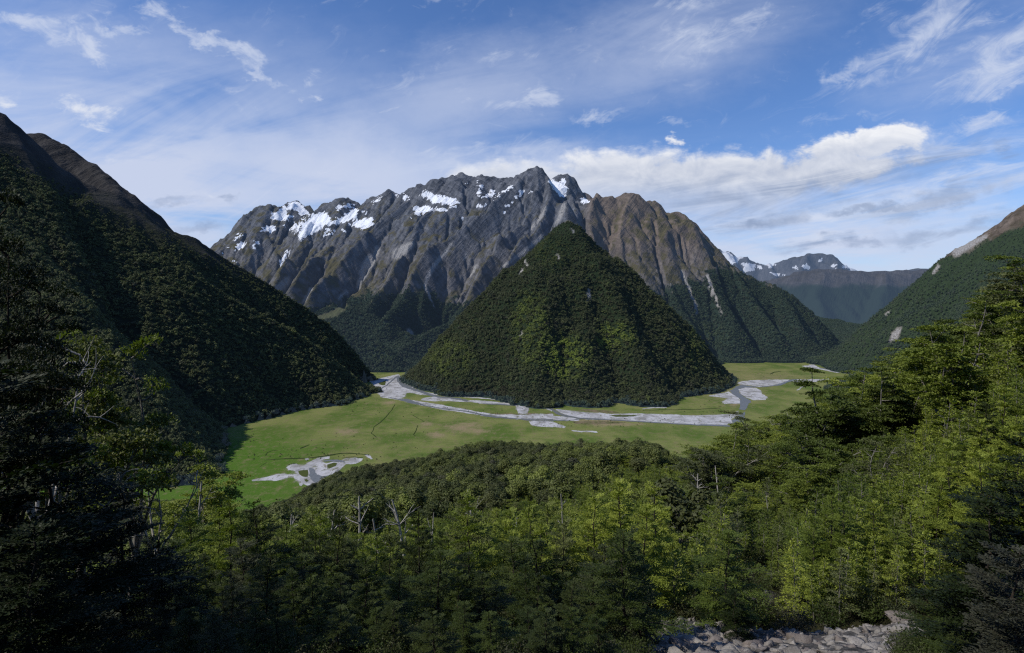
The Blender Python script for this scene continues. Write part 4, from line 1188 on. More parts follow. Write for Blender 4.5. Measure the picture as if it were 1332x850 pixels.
for (u0, v0, u1, v1, nn_) in ((500, 500, 560, 520, 30), (520, 525, 690, 545, 60), (700, 545, 960, 556, 90), (850, 510, 950, 540, 50), (950, 480, 1090, 500, 60), (320, 590, 480, 600, 60), (300, 560, 560, 600, 90), (480, 478, 520, 492, 40), (560, 515, 760, 540, 60), (430, 520, 500, 540, 40)):
    for k in range(nn_):
        a_ = on_floor(rng.uniform(u0, u1), rng.uniform(v0, v1)); bx_.append(a_[0]); by_.append(a_[1])
bx_ = np.array(bx_); by_ = np.array(by_)
wood('scrub', np.stack([bx_, by_, np.full(len(bx_), -.2)], -1), rng.uniform(.35, 1.5, len(bx_)) ** 1.5, rng.integers(0, 5, len(bx_)), rng.uniform(-.3, .3, len(bx_)), KIT_cone, 'tiny dark shrubs dotted over the grassy flats', 'shrubs')
print('far trees', nc, nl_, nm_, len(x))
# ------------------------------------------------------------------ the hillside the photograph is taken from
PROF = {  # photo column: (distance forward, ground height)
    -100: [(4, 296.5), (12, 292), (25, 286), (45, 277), (70, 265), (110, 246), (200, 205), (300, 165), (500, 100), (700, 50), (900, 8), (1000, -6)],
    60: [(4, 296.5), (12, 292), (25, 286), (40, 279), (70, 263), (110, 244), (200, 200), (300, 160), (500, 92), (700, 42), (860, 6), (960, -6)],
    200: [(4, 296.5), (12, 292), (25, 286), (40, 279), (70, 262), (110, 244), (200, 206), (300, 168), (500, 92), (700, 40), (860, 4), (960, -6)],
    330: [(4, 296.5), (12, 292), (25, 286), (40, 278.5), (75, 262), (130, 241), (250, 196), (400, 148), (500, 118), (620, 70), (720, 30), (800, 4), (900, -6)],
    480: [(4, 296.5), (12, 292), (25, 286), (40, 278), (75, 261), (130, 241), (250, 205), (350, 184), (470, 160), (550, 142), (640, 104), (750, 50), (850, 4), (950, -6)],
    666: [(4, 296.5), (12, 292), (25, 286), (40, 278), (75, 262), (120, 247), (200, 227), (300, 206), (400, 189), (500, 173), (570, 158), (660, 116), (800, 50), (930, 4), (1030, -6)],
    830: [(4, 296.5), (12, 292), (25, 285.3), (31, 283.5), (34, 282), (44, 278), (60, 272), (120, 254), (200, 237), (300, 217), (400, 197), (480, 172), (600, 112), (780, 30), (860, 4), (960, -6)],
    960: [(4, 296.6), (12, 292.2), (25, 285.3), (31, 283.5), (34, 282.2), (45, 279.5), (70, 273), (120, 258.5), (180, 244), (240, 224), (320, 192), (450, 130), (640, 50), (800, 3), (900, -6)],
    1050: [(4, 296.7), (12, 292.3), (25, 285.1), (31, 283.1), (34, 282.3), (45, 280), (60, 276.5), (110, 266.5), (160, 257), (230, 234), (320, 195), (450, 130), (650, 40), (780, 3), (880, -6)],
    1130: [(4, 296.8), (12, 292.6), (25, 285.1), (31, 283.1), (34, 282.8), (45, 281), (60, 279.5), (110, 272.5), (150, 267), (220, 246), (320, 200), (450, 135), (650, 45), (800, 3), (900, -6)],
    1230: [(4, 296.7), (12, 291.8), (25, 285.3), (31, 283.3), (36, 283.3), (45, 283.3), (60, 284), (110, 280.5), (150, 278), (220, 260), (330, 225), (500, 160), (760, 60), (900, 20), (1050, -6)],
    1332: [(4, 296.8), (12, 291.8), (25, 286.2), (30, 285.6), (40, 286.5), (60, 290), (110, 292), (150, 292.5), (220, 285), (330, 262), (500, 210), (760, 120), (1000, 40), (1200, -6)],
    1480: [(4, 297), (12, 292.5), (25, 287.5), (40, 290), (60, 294), (110, 301), (150, 305), (220, 306), (330, 295), (500, 260), (760, 170), (1000, 80), (1250, -6)],
}
RGRID = np.array([0, 2, 4, 6, 9, 12, 16, 20, 25, 30, 36, 44, 52, 62, 75, 90, 110, 130, 150, 175, 200, 235, 270, 310, 350, 400, 450, 500, 560, 620, 700, 780, 860, 940, 1020, 1100, 1200, 1300.])
cols = []
for px_, pr in PROF.items():
    ph = math.atan((px_ - 666.0) / FPX)
    rr = np.array([0, 2.5] + [a / math.cos(ph) for a, _ in pr]); zz = np.array([298.35, 298.0] + [b_ for _, b_ in pr])
    cols.append((ph, np.interp(RGRID, rr, zz)))
for deg, pr in ((-180, [(0, 298.35), (6, 300), (40, 315), (200, 390), (1300, 900)]), (-120, [(0, 298.35), (10, 297), (40, 296), (200, 300), (600, 420), (1300, 800)]), (-75, [(0, 298.35), (6, 296), (25, 288), (70, 268), (200, 215), (500, 150), (900, 180), (1300, 300)]),
                (60, [(0, 298.35), (10, 296), (60, 302), (150, 325), (400, 370), (1300, 560)]), (110, [(0, 298.35), (20, 302), (150, 365), (600, 560), (1300, 850)]), (180, [(0, 298.35), (6, 300), (40, 315), (200, 390), (1300, 900)])):
    cols.append((math.radians(deg), np.interp(RGRID, [a for a, _ in pr], [b_ for _, b_ in pr])))
cols.sort(key=lambda c_: c_[0])
CPH = np.array([c_[0] for c_ in cols]); CZ = np.stack([c_[1] for c_ in cols])


def ground(x, y, rough=True):
    x = np.asarray(x, float); y = np.asarray(y, float)
    r = np.hypot(x, y); ph = np.arctan2(x, y)
    i = np.clip(np.searchsorted(CPH, ph) - 1, 0, len(CPH) - 2)
    f = (ph - CPH[i]) / (CPH[i + 1] - CPH[i]); f = f * f * (3 - 2 * f)
    j = np.clip(np.searchsorted(RGRID, r) - 1, 0, len(RGRID) - 2)
    g = np.clip((r - RGRID[j]) / (RGRID[j + 1] - RGRID[j]), 0, 1)
    z = (CZ[i, j] * (1 - f) + CZ[i + 1, j] * f) * (1 - g) + (CZ[i, j + 1] * (1 - f) + CZ[i + 1, j + 1] * f) * g
    if rough:
        z = z + fbm(x / 60., y / 60., 201, 4) * 5.0 * sstep(20, 160, r) + fbm(x / 7., y / 7., 202, 4) * 0.45 * sstep(3, 12, r)
    return z


def scree_mask(x, y):
    """Where bare broken rock shows: the shelf ahead and the slip running down from it."""
    n = fbm(x / 9., y / 9., 210, 3)
    u, v = x / np.maximum(y, 1) * FPX + 666, y
    shelf = sstep(815, 840, u + n * 25) * sstep(1290, 1230, u) * sstep(17, 20, v) * sstep(30.8, 30.0, v + n * 1.2 + .5 * np.sin(u / 38.))
    m = shelf
    for cx_, cy_, rx_, ry_ in ((15.0, 38.5, 2.6, 3.2), (17.5, 45, 2.0, 3.5), (14.0, 51, 2.2, 3.5), (17.5, 61, 3.2, 7), (23, 68, 3.5, 8), (26, 80, 4, 8)):
        d_ = np.hypot((x - cx_) / rx_, (v - cy_) / ry_) + n * .5
        m = np.maximum(m, 1 - sstep(.6, 1.05, d_))
    return m


nph, nr = 460, 380
ph = np.concatenate([np.linspace(-math.pi, -0.95, 50)[:-1], np.linspace(-0.95, 0.95, nph), np.linspace(0.95, math.pi, 50)[1:]])
rr = np.concatenate([[0.0], np.geomspace(1.2, 1300, nr)])
PH, RR = np.meshgrid(ph, rr)
HX, HY = RR * np.sin(PH), RR * np.cos(PH)
HZ = ground(HX, HY)
sm = scree_mask(HX, HY)
HZ = HZ + sm * (ridged(HX / 1.6, HY / 1.6, 230, 3) * 0.22 + ridged(HX / 5., HY / 5., 231, 2) * 0.3)
HZ = np.where((HZ < -3), -3, HZ)
ids = np.arange(HX.size).reshape(HX.shape)
q = np.stack([ids[:-1, 1:], ids[:-1, :-1], ids[1:, :-1], ids[1:, 1:]], -1).reshape(-1, 4)
m, t, out = new_mat('forest_soil')
pos = t.new('ShaderNodeNewGeometry').outputs['Position']
n1 = t.noise(pos, 0.6, 5, 0.65); n2 = t.noise(pos, 5.0, 4, 0.7); n3 = t.noise(pos, 1.9, 5, 0.7, 0.4)
c = t.mix(t.step(n1, 0.35, 0.65), (0.016, 0.017, 0.008), (0.045, 0.042, 0.020))
c = t.mix(t.step(n2, 0.5, 0.7), c, (0.040, 0.052, 0.014))
sfac = t.step(t.math('ADD', t.attr('scree'), t.math('MULTIPLY', t.math('SUBTRACT', n3, 0.5), 1.2)), 0.35, 0.65)
rc = t.mix(t.step(n3, 0.3, 0.7), (0.035, 0.033, 0.030), (0.12, 0.115, 0.108))
rc = t.mix(t.math('MULTIPLY', t.step(n1, 0.55, 0.72), 0.6), rc, (0.17, 0.13, 0.115))
c = t.mix(sfac, c, rc)
b = pbsdf(t, c, 0.93, 0.1, bump(t, t.math('ADD', n3, t.math('MULTIPLY', n2, 0.5)), 0.9, 0.25))
t.l.new(b.outputs[0], out.inputs[0])
tag(add_obj('hillside', mesh_np('hillside', np.stack([HX.ravel(), HY.ravel(), HZ.ravel()], -1), q, True, dict(scree=sm.ravel())), m, kind='structure'), 'steep forested hillside falling away from the viewpoint to the valley', 'hillside')

# ------------------------------------------------------------------ kinds of near trees
YOUNG_F = [young_beech(300 + i, 10, 0.115, 2.6, sp, nb) for i, (sp, nb) in enumerate(((.25, 40), (.21, 42), (.28, 38), (.23, 40)))]
YOUNG = [young_beech(320 + i, 10, 0.16, 2.6, sp, nb) for i, (sp, nb) in enumerate(((.25, 34), (.20, 36), (.28, 33), (.23, 32), (.26, 36), (.21, 34)))]
YOUNG_L = [young_beech(340 + i, 10, 0.26, 2.1, sp, 32) for i, sp in enumerate((.24, .20, .27, .22))]
OLD = [old_beech(360 + i, 16, 0.25, 260, 1.0, nl, 1, wd) for i, (nl, wd) in enumerate(((6, .46), (7, .42), (5, .50), (6, .40), (7, .48)))]
OLD_S = [old_beech(370 + i, 16, 0.25, 170, sp, 5, 1, .5) for i, sp in enumerate((.55, .45, .6))]
OLD_F = [old_beech(380 + i, 16, 0.14, 640, 1.0, 6, 1, .5) for i in range(3)]
MID = [dome_beech(390 + i, 5.2, 14, 2600, .55, 17, .72 + .08 * (i % 3)) for i in range(5)]
SNAG = [snag(400 + i, 12, 6 + 2 * i) for i in range(4)]
BARE = [bare_tree(410 + i, 14) for i in range(3)]
SHRUB = [shrub(420 + i, 1.2, .075, 20) for i in range(4)]


def meshes(nm, lst, bark, leaf, part='crown'):
    out = []
    for i, (w_, g_) in enumerate(lst):
        a = w_.mesh(nm + '_trunk'); a.materials.append(bark)
        for p_ in a.polygons: p_.use_smooth = True
        b_ = g_.mesh(nm + '_' + part); b_.materials.append(leaf)
        out.append((a, b_))
    return out


P_young_f = meshes('young_beech', YOUNG_F, K_dark, L_young)
P_young = meshes('young_beech', YOUNG, K_pale, L_young)
P_dark = meshes('shade_toned_beech', YOUNG_F, K_dark, L_dark)  # same saplings as the near young ones, shade painted into their leaves
P_shade = meshes('shade_tinted_beech', YOUNG_F, K_dark, L_shade)
P_old = meshes('old_beech', OLD, K_pale, L_old)
P_old_s = meshes('old_beech', OLD_S, K_pale, L_old)
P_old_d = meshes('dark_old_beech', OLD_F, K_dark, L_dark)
P_mid = meshes('bushy_beech', MID, K_pale, L_mid)
P_snag = meshes('dead_tree', SNAG, K_dead, K_dead, 'branches')
P_bare = meshes('dead_tree', BARE, K_dead, K_dead, 'branches')
J_young = [joined('young_%d' % i, w_, g_, K_pale, L_young) for i, (w_, g_) in enumerate(YOUNG_L)]
J_mid = [joined('mid_%d' % i, w_, g_, K_pale, L_mid) for i, (w_, g_) in enumerate(MID)]
J_old = [joined('old_%d' % i, w_, g_, K_pale, L_old) for i, (w_, g_) in enumerate(OLD[:3])]
KIT_near = kit('hill_wood', J_young + J_mid + J_old)           # 0-3 young, 4-8 mid, 9-11 old
KIT_shrub = kit('undershrub', [joined('shrub_%d' % i, w_, g_, K_dark, L_shade) for i, (w_, g_) in enumerate(SHRUB)])  # scrub takes the leaves with shadow painted in

# ------------------------------------------------------------------ where the near trees stand
def kind_of(u, y):
    """Which sort of tree grows at a place (u: photo column of the sight line, y: distance)."""
    n = fbm(u / 60., y / 40., 240, 3)
    old = (u > 935 + n * 50) & (y > 84 + n * 20 - (u - 905) * 0.05)
    mid = (y > 235 + n * 60 + (u > 760) * 40) | ((u < 470 + n * 50) & (y > 150 + n * 40))
    return np.where(old & (y < 260), 2, np.where(mid, 1, 0))


cand = []
cell = {}


def free(x, y, rad):
    c_ = 3.0
    ix, iy = int(x // c_), int(y // c_); k = int(math.ceil((rad + 3.5) / c_))
    for a in range(ix - k, ix + k + 1):
        for b_ in range(iy - k, iy + k + 1):
            for (X_, Y_, R_) in cell.get((a, b_), ()):
                if (X_ - x) ** 2 + (Y_ - y) ** 2 < (0.5 * (rad + R_)) ** 2: return False
    cell.setdefault((ix, iy), []).append((x, y, rad))
    return True


LINE_U = [-100, 215, 290, 335, 440, 480, 600, 700, 830, 900, 955, 975, 1000, 1060, 1130, 1170, 1200, 1260, 1300, 1332, 1420]
LINE_Q = [520, 615, 642, 640, 603, 593, 577, 571, 573, 578, 558, 542, 529, 504, 474, 453, 438, 403, 374, 347, 310]


def room_above(x, y, u):
    """Tree height that stays below the edge of the wood, as the flats show above it."""
    q = np.interp(u, LINE_U, LINE_Q) + 6 * fbm(u / 17., y / 60., 280, 3) + 4
    v = (425.0 - q) / FPX
    return CAM_Z + (-SP + v * CP) * y / (CP + v * SP) - ground(x, y)


N_TRY = 90000
yy = np.sqrt(rng.uniform(32.5 ** 2, 300.0 ** 2, N_TRY)); yy[N_TRY // 2:] = rng.uniform(32.5, 160, N_TRY - N_TRY // 2)
uu = rng.uniform(-60, 1400, N_TRY)
order = np.argsort(yy)
xx = (uu - 666) / FPX * yy
kk = kind_of(uu, yy); scm = scree_mask(xx, yy)
tall = fbm(xx / 25., yy / 25., 250, 3)
rnd = rng.random(N_TRY)
room = room_above(xx, yy, uu)
for i in rng.permutation(N_TRY):
    x, y, u, k = xx[i], yy[i], uu[i], int(kk[i])
    if scm[i] > .25: continue
    if k == 0 and scm[i] > .02 and rnd[i] < .6: continue
    if 945 < u < 1035 and y < 39: continue
    if u < 235 and y < 62: continue                   # the dark trees by the path stand here
    s = (.62 + .42 * rnd[i]) * (1 + .35 * tall[i])
    if k == 0 and rnd[(i * 7) % N_TRY] < .16 and y > 55: k = 1 if rnd[(i * 13) % N_TRY] < .5 else 2
    if k == 0:
        if 945 < u < 1040 and y < 47: s *= .30
        elif 850 < u < 1260 and y < 37: s *= .55
        elif (968 < u < 1062 and 46 < y < 74) or (880 < u < 925 and y < 60): s *= .5
        elif 880 < u < 1215 and y < 85: s *= .74
        h = 8.2 * s; rad = max(1.2, 0.26 * h) * (1.0 if y < 120 else 1.25)
    elif k == 1: s = (.75 + .5 * rnd[i]) * (1.0 if y > 150 else .55); h = 14 * s; rad = 7.0 * s
    else: s = (.72 + .45 * rnd[i]) * (1.0 if kk[i] == 2 else .62); h = 13.5 * s; rad = 5.6 * s
    f_ = min(1.0, room[i] / h)
    if f_ < .5: continue
    h *= f_; s *= f_; rad *= f_
    if free(x, y, rad): cand.append((x, y, u, k, h, rad, s))
C_ = np.array(cand)
# beyond: the bushy canopy down to the flats
sp = 7.5
gx_, gy_ = np.meshgrid(np.arange(-900, 900, sp), np.arange(300, 1010, sp))
x = (gx_ + rng.uniform(-.5, .5, gx_.shape) * sp).ravel(); y = (gy_ + rng.uniform(-.5, .5, gy_.shape) * sp).ravel()
u = x / y * FPX + 666
z = ground(x, y)
ok = (u > -80) & (u < 1410) & (z > 1.0)
x, y, u, z = x[ok], y[ok], u[ok], z[ok]
far_xyz = np.stack([x, y, z - .6], -1)
far_s = rng.uniform(.62, 1.15, len(x)) * (1 + .2 * fbm(x / 60., y / 60., 260, 2)); far_pick = rng.integers(4, 9, len(x))
far_t = np.clip(fbm(x / 70., y / 70., 261, 3) * .9 + .12 + .35 * sstep(650, 950, u), -.25, .8)
lz_ = np.array([CAM_Z - (np.interp(a, LINE_U, LINE_Q) - 395) / FPX * b_ for a, b_ in zip(u, y)]) - z
fs_ = np.clip(lz_ / 13.0, 0, 1.3)
far_s = np.minimum(far_s, fs_)
ok = far_s > .45
far_xyz, far_s, far_pick, far_t, x = far_xyz[ok], far_s[ok], far_pick[ok], far_t[ok], x[ok]
# which near trees show largest
zc = ground(C_[:, 0], C_[:, 1])
size = C_[:, 4] * np.minimum(C_[:, 5], C_[:, 4]) / C_[:, 1] ** 2 * np.where(C_[:, 3] == 0, .8, 1.2)
inview = (C_[:, 2] > -20) & (C_[:, 2] < 1352)
_, qtop = to_px(C_[:, 0], C_[:, 1], zc + C_[:, 4])
inview &= qtop < 850
rank = np.argsort(-np.where(inview, size, -1))
N_OWN = 262
own = rank[:N_OWN]; rest = rank[N_OWN:]
tints = np.clip(fbm(C_[:, 0] / 22., C_[:, 1] / 22., 270, 3) * 1.4 + .36 + rng.normal(size=len(C_)) * .25, -.15, 1.0)
r_ = C_[rest]
pk = np.where(r_[:, 3] == 0, rng.integers(0, 4, len(r_)), np.where(r_[:, 3] == 1, rng.integers(4, 9, len(r_)), rng.integers(9, 12, len(r_))))
rs = np.where(r_[:, 3] == 0, r_[:, 4] / 10., r_[:, 4] / np.where(r_[:, 3] == 1, 14., 16.))
wood('forest', np.concatenate([np.stack([r_[:, 0], r_[:, 1], zc[rest] - .3], -1), far_xyz]), np.concatenate([rs, far_s]), np.concatenate([pk, far_pick]), np.concatenate([tints[rest], far_t]), KIT_near,
     'sunlit beech forest rolling down the near slope to the edge of the grassy flats')
print('near trees', len(C_), 'rest', len(rest), 'far', len(x), 'types', [(C_[own, 3] == k).sum() for k in range(3)], 'Ymax own', C_[own, 1].max())


def plant(kindname, pair, x, y, s, label, cat, group=None, tint=0.0, rot=None, z=None, part='crown', sink=.25, lean=(0, 0)):
    root = bpy.data.objects.new(kindname, None); COL.objects.link(root)
    root.empty_display_size = .5
    gz = float(ground(x, y)) if z is None else z
    root.location = (x, y, gz - sink)
    root.rotation_euler = (lean[0], lean[1], rng.uniform(0, 6.283) if rot is None else rot)
    sc_ = s if np.ndim(s) else (s, s, s)
    root.scale = sc_
    tag(root, label, cat, group)
    for nm, me in (('trunk', pair[0]), (part, pair[1])):
        o = bpy.data.objects.new(nm, me); COL.objects.link(o); o.parent = root
        o['tint'] = float(tint)
    return root


def where(u, y, q):
    """Words for the part of the slope a tree stands on."""
    if y < 50 and u > 780: return 'beside the bare rock shelf', 'rock shelf'
    if 860 < u < 1240 and y < 92: return 'among the rubble of the rock slip', 'rock slip'
    if u > 1240: return 'on the rising slope at the far right', 'far right slope'
    if u > 1080: return 'on the high right shoulder of the slope', 'right shoulder'
    if u > 930: return 'where the right spur meets the river view', 'river spur'
    if u > 800: return 'on the slope below the wide river bend', 'river bend slope'
    if u > 640: return 'in the stand below the pyramid peak', 'peak stand'
    if u > 470: return 'in the stand below the green flats', 'flats stand'
    if u > 300: return 'on the slope below the gravel pool', 'gravel pool slope'
    return 'in the shade at the left edge', 'left shade'


for i in own:
    x, y, u, k, h, rad, s = C_[i]; k = int(k)
    wh, gshort = where(u, y, 0)
    tn_ = float(tints[i])
    tone = 'bright yellow green' if tn_ > .5 else ('mid green' if tn_ > .18 else 'dull olive green')
    if k == 0:
        hi_ = y < 62
        pair = (P_young_f if hi_ else P_young)[int(rng.integers(0, 4 if hi_ else 6))]
        if tn_ < -.06: pair = P_shade[int(rng.integers(0, 4))]; tone = 'deep green'  # dullest trees get the leaf copy darkened as shade
        size_w = 'tall slender' if h > 9.5 else ('small slender' if h < 6.5 else 'slender')
        lab_ = '%s %s young beech %s' % (size_w, tone, wh)
        plant('young_beech', pair, x, y, (h / 10 * rng.uniform(.88, 1.12), h / 10 * rng.uniform(.88, 1.12), h / 10), lab_, 'tree', 'young beeches, ' + gshort, tn_)
    elif k == 1:
        lab_ = '%s bushy round beech %s' % (tone, wh)
        plant('bushy_beech', P_mid[int(rng.integers(0, 5))], x, y, h / 14, lab_, 'tree', 'bushy beeches, ' + gshort, tn_)
    else:
        sp_ = rng.random() < .16
        lab_ = '%s %s old beech %s' % ('thin pale limbed' if sp_ else 'broad tiered', tone, wh)
        plant('old_beech', (P_old_s[int(rng.integers(0, 3))] if sp_ else P_old[int(rng.integers(0, 5))]), x, y, h / 16, lab_, 'tree', 'old beeches, ' + gshort, tn_)


def stand_at(px_, py_top, Y, h):
    """Ground point and height scale for a tree whose tip shows at a photo position."""
    x_, y_, z_ = at(px_, py_top, Y)
    return x_, y_, z_ - h


def hero(kindname, pair, px_, py_top, Y, h0, label, cat='tree', tint=0.0, rot=None, width=1.0, part='crown', group=None, hmin=2.0):
    x_, y_, z_ = at(px_, py_top, Y)
    gz = float(ground(x_, y_)) - .2
    h = max(z_ - gz, hmin)
    s = h / h0
    return plant(kindname, pair, x_, y_, (s * width, s * width, s), label, cat, group, tint, rot, gz, part, 0.0)


# trees close by on the left; the black ones carry painted shade
hero('shade_toned_beech', P_old_d[0], -25, 262, 17, 16, 'near black old beech rising highest at the left edge', tint=0.0, rot=.6, width=.42)
hero('shade_toned_beech', P_old_d[1], 18, 385, 22, 16, 'black leafy beech below the highest dark crown at the left edge', tint=0.12, rot=2.0, width=.48)
hero('shade_toned_beech', P_dark[0], -10, 470, 15, 10, 'black young beech in the deep shade of the lower left corner', rot=1.0, width=1.5)
hero('shade_toned_beech', P_dark[2], 70, 560, 17, 10, 'dark young beech filling the lower left shade', rot=2.2, width=1.5)
hero('shade_toned_beech', P_dark[1], 150, 640, 19, 10, 'dark slim beech below the tiered beech', rot=4.2, width=1.5)
hero('shade_toned_beech', P_dark[3], 215, 700, 20, 10, 'dark low beech left of the bottom middle', rot=.2, width=1.5)
hero('shade_toned_beech', P_dark[2], 300, 760, 22, 10, 'dark beech sapling low in the bottom left', rot=5.2, width=1.4)
hero('shade_toned_beech', P_dark[0], 25, 690, 13, 10, 'blackest beech in the bottom left corner', rot=3.2, width=1.7)
hero('tiered_beech', P_old[2], 92, 436, 46, 16, 'tall beech with sunlit flat tiers of leaves standing in the left shade', tint=.55, rot=.4, width=.62)
hero('tiered_beech', P_old_s[0], 158, 462, 50, 16, 'open limbed beech with pale forked trunks right of the tiered beech', tint=.4, rot=1.9, width=.5)
hero('tiered_beech', P_old_s[1], 62, 455, 40, 16, 'thin crowned beech with twisting limbs beside the black trees', tint=.15, rot=3.3, width=.55)
hero('dead_tree', P_bare[0], 200, 548, 52, 14, 'bare bleached tree with spreading dead limbs below the tiered beech', 'dead tree', rot=.5, part='branches', width=.6)
hero('dead_tree', P_bare[1], 38, 402, 30, 14, 'grey leafless branches poking out above the dark left trees', 'dead tree', rot=2.5, part='branches', width=.6)
hero('old_beech', P_old[3], 262, 612, 105, 16, 'bright green tall beech standing alone before the gravel pool', tint=.75, rot=1.2, width=.85)
hero('dead_tree', P_snag[0], 258, 622, 103, 12, 'dead brown trunk inside the tall bright beech', 'dead tree', rot=.4, part='branches')
for px_, py_, Y, k, lb in ((370, 668, 64, 1, 'leaning dead pale trunk below the gravel pool'), (424, 660, 62, 0, 'white forked dead trunk in the forest left of centre'), (458, 648, 66, 2, 'taller white dead trunk with crooked branches left of centre'), (527, 648, 70, 3, 'short white dead trunk topping a bright beech'), (500, 672, 60, 0, 'thin grey dead trunk in the dark gap left of centre'),
                            (937, 606, 84, 1, 'stout broken dead trunk right of centre'), (914, 616, 82, 2, 'forked dead trunk leaning beside the stout broken one'), (1252, 555, 60, 3, 'slim grey dead trunk among the right hand beeches')):
    hero('dead_tree', P_snag[k], px_, py_, Y, 12, lb, 'dead tree', part='branches')
for px_, py_, Y, k, lb in ((618, 636, 64, 3, 'thin grey dead stem in the bright stand left of the cone line'), (736, 640, 66, 0, 'thin grey dead stem in the middle of the bright stand'), (812, 622, 72, 1, 'slender bleached stem right of the middle of the stand'), (676, 672, 55, 2, 'short grey dead stem low in the bright stand'), (1000, 640, 62, 0, 'thin dead stem above the rock slip'), (1110, 596, 66, 3, 'grey dead stem on the right hand slope above the slip'), (866, 632, 74, 2, 'pale leaning stem near the stout broken trunk'), (560, 668, 58, 1, 'thin dead stem among dull green saplings')):
    hero('dead_tree', P_snag[k], px_, py_, Y, 12, lb, 'dead tree', part='branches', width=.55)
hero('dead_tree', P_bare[2], 1062, 525, 128, 14, 'pale spreading dead limbs at the edge of the right hand beeches', 'dead tree', rot=.7, part='branches')
hero('dead_tree', P_bare[0], 1035, 535, 126, 14, 'grey leaning dead limbs just left of the pale spreading ones', 'dead tree', rot=2.7, part='branches')
hero('dead_tree', P_bare[1], 1142, 503, 124, 14, 'small bleached limbs high in the right hand beeches', 'dead tree', rot=1.7, part='branches')
# bottom of the frame; shade is painted into the darker leaves
hero('shade_toned_beech', P_young_f[0], 945, 690, 29, 10, 'dense dark young beech splitting the pale rock shelf', tint=-.1, rot=.8, width=1.35)
hero('shade_toned_beech', P_dark[2], 960, 770, 27, 10, 'low black sapling at the foot of the dense beech on the shelf', rot=2.8, width=1.5)
hero('shade_toned_beech', P_dark[1], 815, 690, 27, 10, 'dark open branched beech left of the pale rock shelf', rot=1.5, width=1.2)
hero('shade_toned_beech', P_dark[3], 700, 745, 25, 10, 'dark beech at the bottom edge under the pyramid peak', rot=.9, width=1.2)
hero('shade_toned_beech', P_dark[0], 600, 720, 26, 10, 'dark beech sapling at the bottom middle', rot=1.9, width=1.2)
hero('shade_toned_beech', P_dark[2], 470, 730, 25, 10, 'shaded beech at the bottom edge left of centre', rot=3.9, width=1.2)
hero('shade_toned_beech', P_dark[1], 385, 735, 24, 10, 'shaded slim beech at the bottom edge below the dead trunks', rot=4.9, width=1.2)
hero('shade_toned_beech', P_dark[0], 1345, 560, 15, 10, 'black feathery beech leaning in from the right edge', rot=.3, width=1.3)
hero('shade_toned_beech', P_dark[3], 1275, 650, 15, 10, 'black arching beech in the lower right corner', rot=1.3, width=1.5)
hero('shade_toned_beech', P_dark[2], 1340, 720, 12, 10, 'blackest beech filling the bottom right corner', rot=2.3, width=1.6)
hero('young_beech', P_young_f[1], 1085, 640, 40, 10, 'open young beech standing on the rock slip behind the shelf', tint=.25, rot=.3, width=1.15)
hero('young_beech', P_young_f[2], 1240, 590, 42, 10, 'tall feathery beech with a pale stem right of the rock slip', tint=.3, rot=.9, width=1.1)
hero('young_beech', P_young_f[3], 1165, 690, 36, 10, 'bushy olive beech behind the right end of the rock shelf', tint=.1, rot=2.9, width=1.2)

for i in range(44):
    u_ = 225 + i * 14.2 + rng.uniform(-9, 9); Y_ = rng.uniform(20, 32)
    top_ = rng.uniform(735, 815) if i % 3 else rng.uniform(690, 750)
    hero('shade_tinted_beech', P_shade[i % 4], u_, top_, Y_, 10, 'shaded beech sapling in the thicket along the bottom edge', tint=float(rng.uniform(-.2, .15)), width=float(rng.uniform(1.0, 1.6)), group='shaded saplings along the bottom edge', hmin=3.0)

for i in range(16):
    hero('shade_tinted_beech', P_shade[(i + 2) % 4], 215 + i * 38 + rng.uniform(-12, 12), rng.uniform(790, 838), rng.uniform(15.5, 19), 10, 'shaded beech sapling in the thicket along the bottom edge', tint=float(rng.uniform(-.2, .1)), width=float(rng.uniform(1.3, 1.8)), group='shaded saplings along the bottom edge', hmin=1.8)
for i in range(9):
    hero('shade_tinted_beech', P_shade[(i + 1) % 4], 1215 + i * 17 + rng.uniform(-8, 8), rng.uniform(760, 820), rng.uniform(15, 20), 10, 'shaded beech sapling in the dark lower right corner', tint=float(rng.uniform(-.2, .1)), width=float(rng.uniform(1.2, 1.6)), group='shaded saplings in the lower right corner', hmin=2.2)

# ------------------------------------------------------------------ undergrowth and rocks
n = 4200
y = np.sqrt(rng.uniform(24 ** 2, 95 ** 2, n)); u = rng.uniform(-20, 1380, n); x = (u - 666) / FPX * y
s_ = scree_mask(x, y)
ok = (s_ < .3)
ok |= (rng.random(n) < .05) & (y > 33)
x, y = x[ok], y[ok]
y2 = np.concatenate([rng.uniform(12, 22, 330), rng.uniform(14, 26, 420)]); u2 = np.concatenate([rng.uniform(1190, 1400, 330), rng.uniform(-60, 830, 420)])
x = np.concatenate([x, (u2 - 666) / FPX * y2]); y = np.concatenate([y, y2])
wood('undergrowth', np.stack([x, y, ground(x, y) - .1], -1), rng.uniform(.7, 1.6, len(x)) * np.clip(y / 32., .3, 1), rng.integers(0, 4, len(x)), rng.uniform(-.7, .2, len(x)), KIT_shrub, 'low green and brown scrub between the stems of the young beeches', 'undergrowth')


